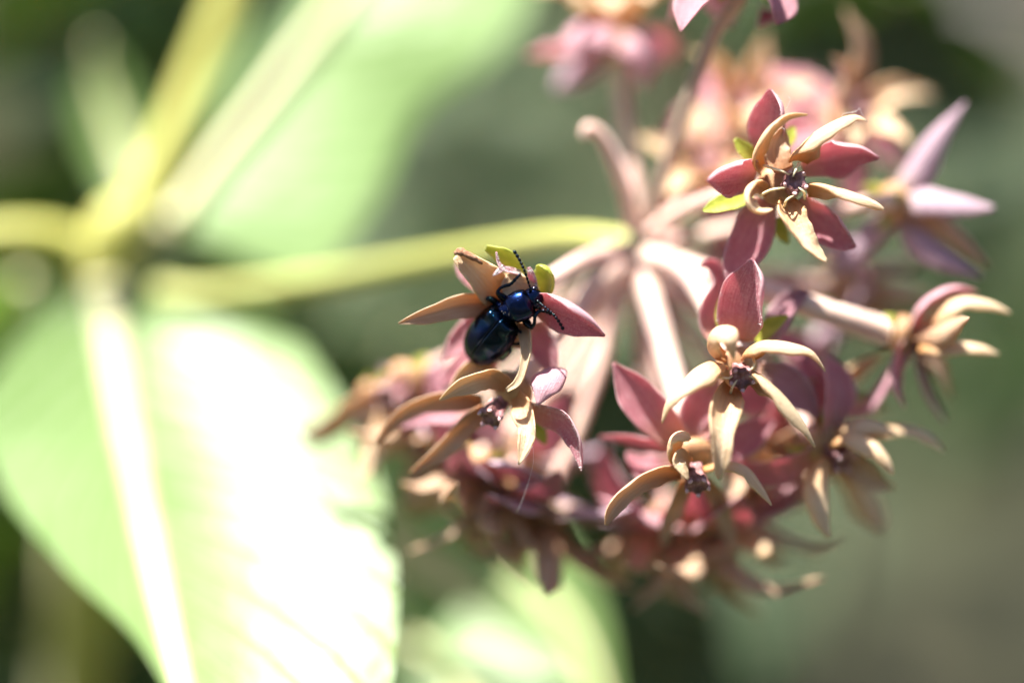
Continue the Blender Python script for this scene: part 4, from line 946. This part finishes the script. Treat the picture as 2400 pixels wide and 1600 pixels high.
# legs: thigh, shin, beaded foot
limb([(1192, 706, 1.3), (1178, 696, 1.0), (1166, 688, 0.7)], [0.30, 0.33, 0.20]); limb([(1166, 689, 0.7), (1168, 680, 0.6), (1178, 672, 0.6), (1196, 667, 0.6)], [0.19, 0.15, 0.15, 0.17]); foot([(1196, 667, 0.6), (1205, 658, 0.6), (1213, 649, 0.8), (1221, 641, 1.0)])
limb([(1172, 716, 2.0), (1157, 704, 1.6), (1145, 698, 1.4)], [0.30, 0.32, 0.20]); limb([(1145, 698, 1.4), (1138, 703, 2.2), (1131, 712, 3.0)], [0.19, 0.16, 0.17]); foot([(1131, 712, 3.0), (1129, 722, 3.4), (1130, 732, 3.6)])
limb([(1226, 742, 1.4), (1236, 757, 1.0), (1245, 769, 0.7)], [0.30, 0.35, 0.20]); limb([(1245, 769, 0.7), (1252, 758, 0.4), (1254, 742, 0.3), (1263, 729, 0.3)], [0.20, 0.16, 0.15, 0.18]); foot([(1262, 729, 0.3), (1273, 728, 0.2), (1284, 731, 0.4), (1294, 737, 0.7)], 0.19)
limb([(1205, 772, 1.8), (1219, 782, 1.5), (1225, 800, 1.4)], [0.28, 0.30, 0.19]); limb([(1225, 800, 1.4), (1214, 806, 1.6), (1200, 806, 1.9), (1188, 812, 2.2)], [0.18, 0.15, 0.15, 0.16]); foot([(1189, 811, 2.2), (1184, 820, 2.4), (1182, 830, 2.6)], 0.15)
limb([(1180, 800, 2.8), (1190, 812, 2.5), (1198, 822, 2.4)], [0.28, 0.30, 0.19]); limb([(1198, 822, 2.4), (1192, 832, 2.6), (1182, 842, 2.8)], [0.18, 0.15, 0.16]); foot([(1182, 842, 2.8), (1176, 846, 2.9), (1168, 838, 3.0), (1164, 830, 3.1)], 0.15)
limb([(1115, 790, 3.4), (1106, 800, 3.8), (1104, 812, 4.0)], [0.26, 0.26, 0.16]); limb([(1104, 812, 4.0), (1108, 824, 4.4), (1114, 834, 4.8)], [0.16, 0.14, 0.14])
V, F = merge(parts)
# one continuous skin over all of it
me = bpy.data.meshes.new('body_source'); me.from_pydata([tuple(v) for v in V], [], F); me.update()
bm = bmesh.new(); bm.from_mesh(me); bmesh.ops.remove_doubles(bm, verts=bm.verts, dist=0.002); bmesh.ops.holes_fill(bm, edges=[e for e in bm.edges if e.is_boundary]); bmesh.ops.recalc_face_normals(bm, faces=bm.faces); bm.to_mesh(me); bm.free()
tmp = bpy.data.objects.new('body_source', me); C.objects.link(tmp)
rm = tmp.modifiers.new('remesh', 'REMESH'); rm.mode = 'VOXEL'; rm.voxel_size = 0.055
sm = tmp.modifiers.new('smooth', 'SMOOTH'); sm.factor = 0.5; sm.iterations = 3
ev = tmp.evaluated_get(bpy.context.evaluated_depsgraph_get()); rme = ev.to_mesh()
nv_ = len(rme.vertices); co = np.empty(nv_ * 3); rme.vertices.foreach_get('co', co)
faces = [tuple(p.vertices) for p in rme.polygons]
ev.to_mesh_clear(); bpy.data.objects.remove(tmp)
from mathutils.kdtree import KDTree
shell = np.vstack([v for v, f_ in parts[:5]]); kd = KDTree(len(shell))
for i, v in enumerate(shell): kd.insert(v, i)
kd.balance(); cam_co = co.reshape(-1, 3)
bidx = [0 if kd.find(cam_co[list(f_)].mean(0))[2] < 0.24 else 1 for f_ in faces]
mesh_obj('body', W3(cam_co), faces, [M['beetle_blue'], M['beetle_black']], beetle, bidx)
rs_ = np.random.default_rng(5); dV, dF = [], []
near = [i for i in range(len(cam_co)) if np.linalg.norm(cam_co[i] - P(1187, 738, 0.6)) < 1.0 and cam_co[i][2] < 1.6]
for i in rs_.choice(near, 60):
    c_ = cam_co[i] + rs_.normal(0, 0.02, 3) + np.array([0, 0, -0.03]); k_ = len(dV)
    dV += [c_ + rs_.normal(0, 0.022, 3) for _ in range(4)]; dF += [(k_, k_ + 1, k_ + 2), (k_, k_ + 3, k_ + 1), (k_ + 1, k_ + 3, k_ + 2), (k_, k_ + 2, k_ + 3)]
mesh_obj('pollen_dust', W3(np.array(dV)), dF, [M['horn']], beetle)['kind'] = 'stuff'
for s, r in ((0.78, 0.32), (-0.78, 0.32)):
    v, q = ellip(HC + HS * s + HA * 0.30 + HN * 0.22, np.array([HA, HN, HS]), np.array([0.34, 0.36, 0.24]), 16, 12)
    mesh_obj('eye', W3(v), q, [M['eye']], beetle)
def antenna(pts):
    nseg = 11; sp = spline([P(*p) for p in pts], nseg * 8 + 1); ps = []
    for k in range(nseg):
        a, b_ = sp[k * 8], sp[(k + 1) * 8]; d = b_ - a; f = k / (nseg - 1)
        r = 0.105 + 0.06 * f if k else 0.17
        if k == 1: r = 0.10
        ps.append(ellip(a + d * 0.5, frame(d, (0, 0, -1)), np.array([np.linalg.norm(d) * 0.52, r, r]), 10, 9))
    ps.append(tube_geo(sp, np.full(len(sp), 0.055), 6))
    V, F = merge(ps); mesh_obj('antenna', W3(V), F, [M['beetle_black']], beetle)
antenna([(1245, 682, -0.1), (1238, 660, -0.6), (1229, 634, -0.8), (1219, 611, -0.7), (1204, 587, -0.5)])
antenna([(1258, 704, 0.0), (1274, 717, -0.5), (1292, 732, -0.8), (1308, 750, -0.8), (1321, 773, -0.7)])

# ------------------------------------------------------------------ spider silk
def silk(label, pts):
    sp = spline([P(*p) for p in pts], 40); V, F = tube_geo(sp, np.full(40, 0.010), 5)
    tag(mesh_obj('silk_thread', W3(V), F, [M['silk']]), label, 'silk thread')
silk('fine white silk thread looping from the tip of a lower cream hood', [(1216, 1086, -0.2), (1236, 1066, -0.4), (1248, 1046, -0.3), (1250, 1080, 0.2), (1244, 1110, 0.5), (1232, 1150, 1.2), (1212, 1200, 2.2)])
silk('fine white silk thread standing off the standing petal of the star shaped flower', [(1838, 262, 1.0), (1848, 246, 0.6), (1852, 232, 0.4), (1846, 226, 0.4)])
silk('fine white silk thread hooked over the tip of the upper cream hood', [(2032, 284, -1.2), (2022, 270, -1.4), (2014, 255, -1.4), (2005, 262, -1.3), (1978, 266, -1.2), (1972, 276, -1.0)])

for o in bpy.data.objects:
    if '_w' in o: del o['_w']
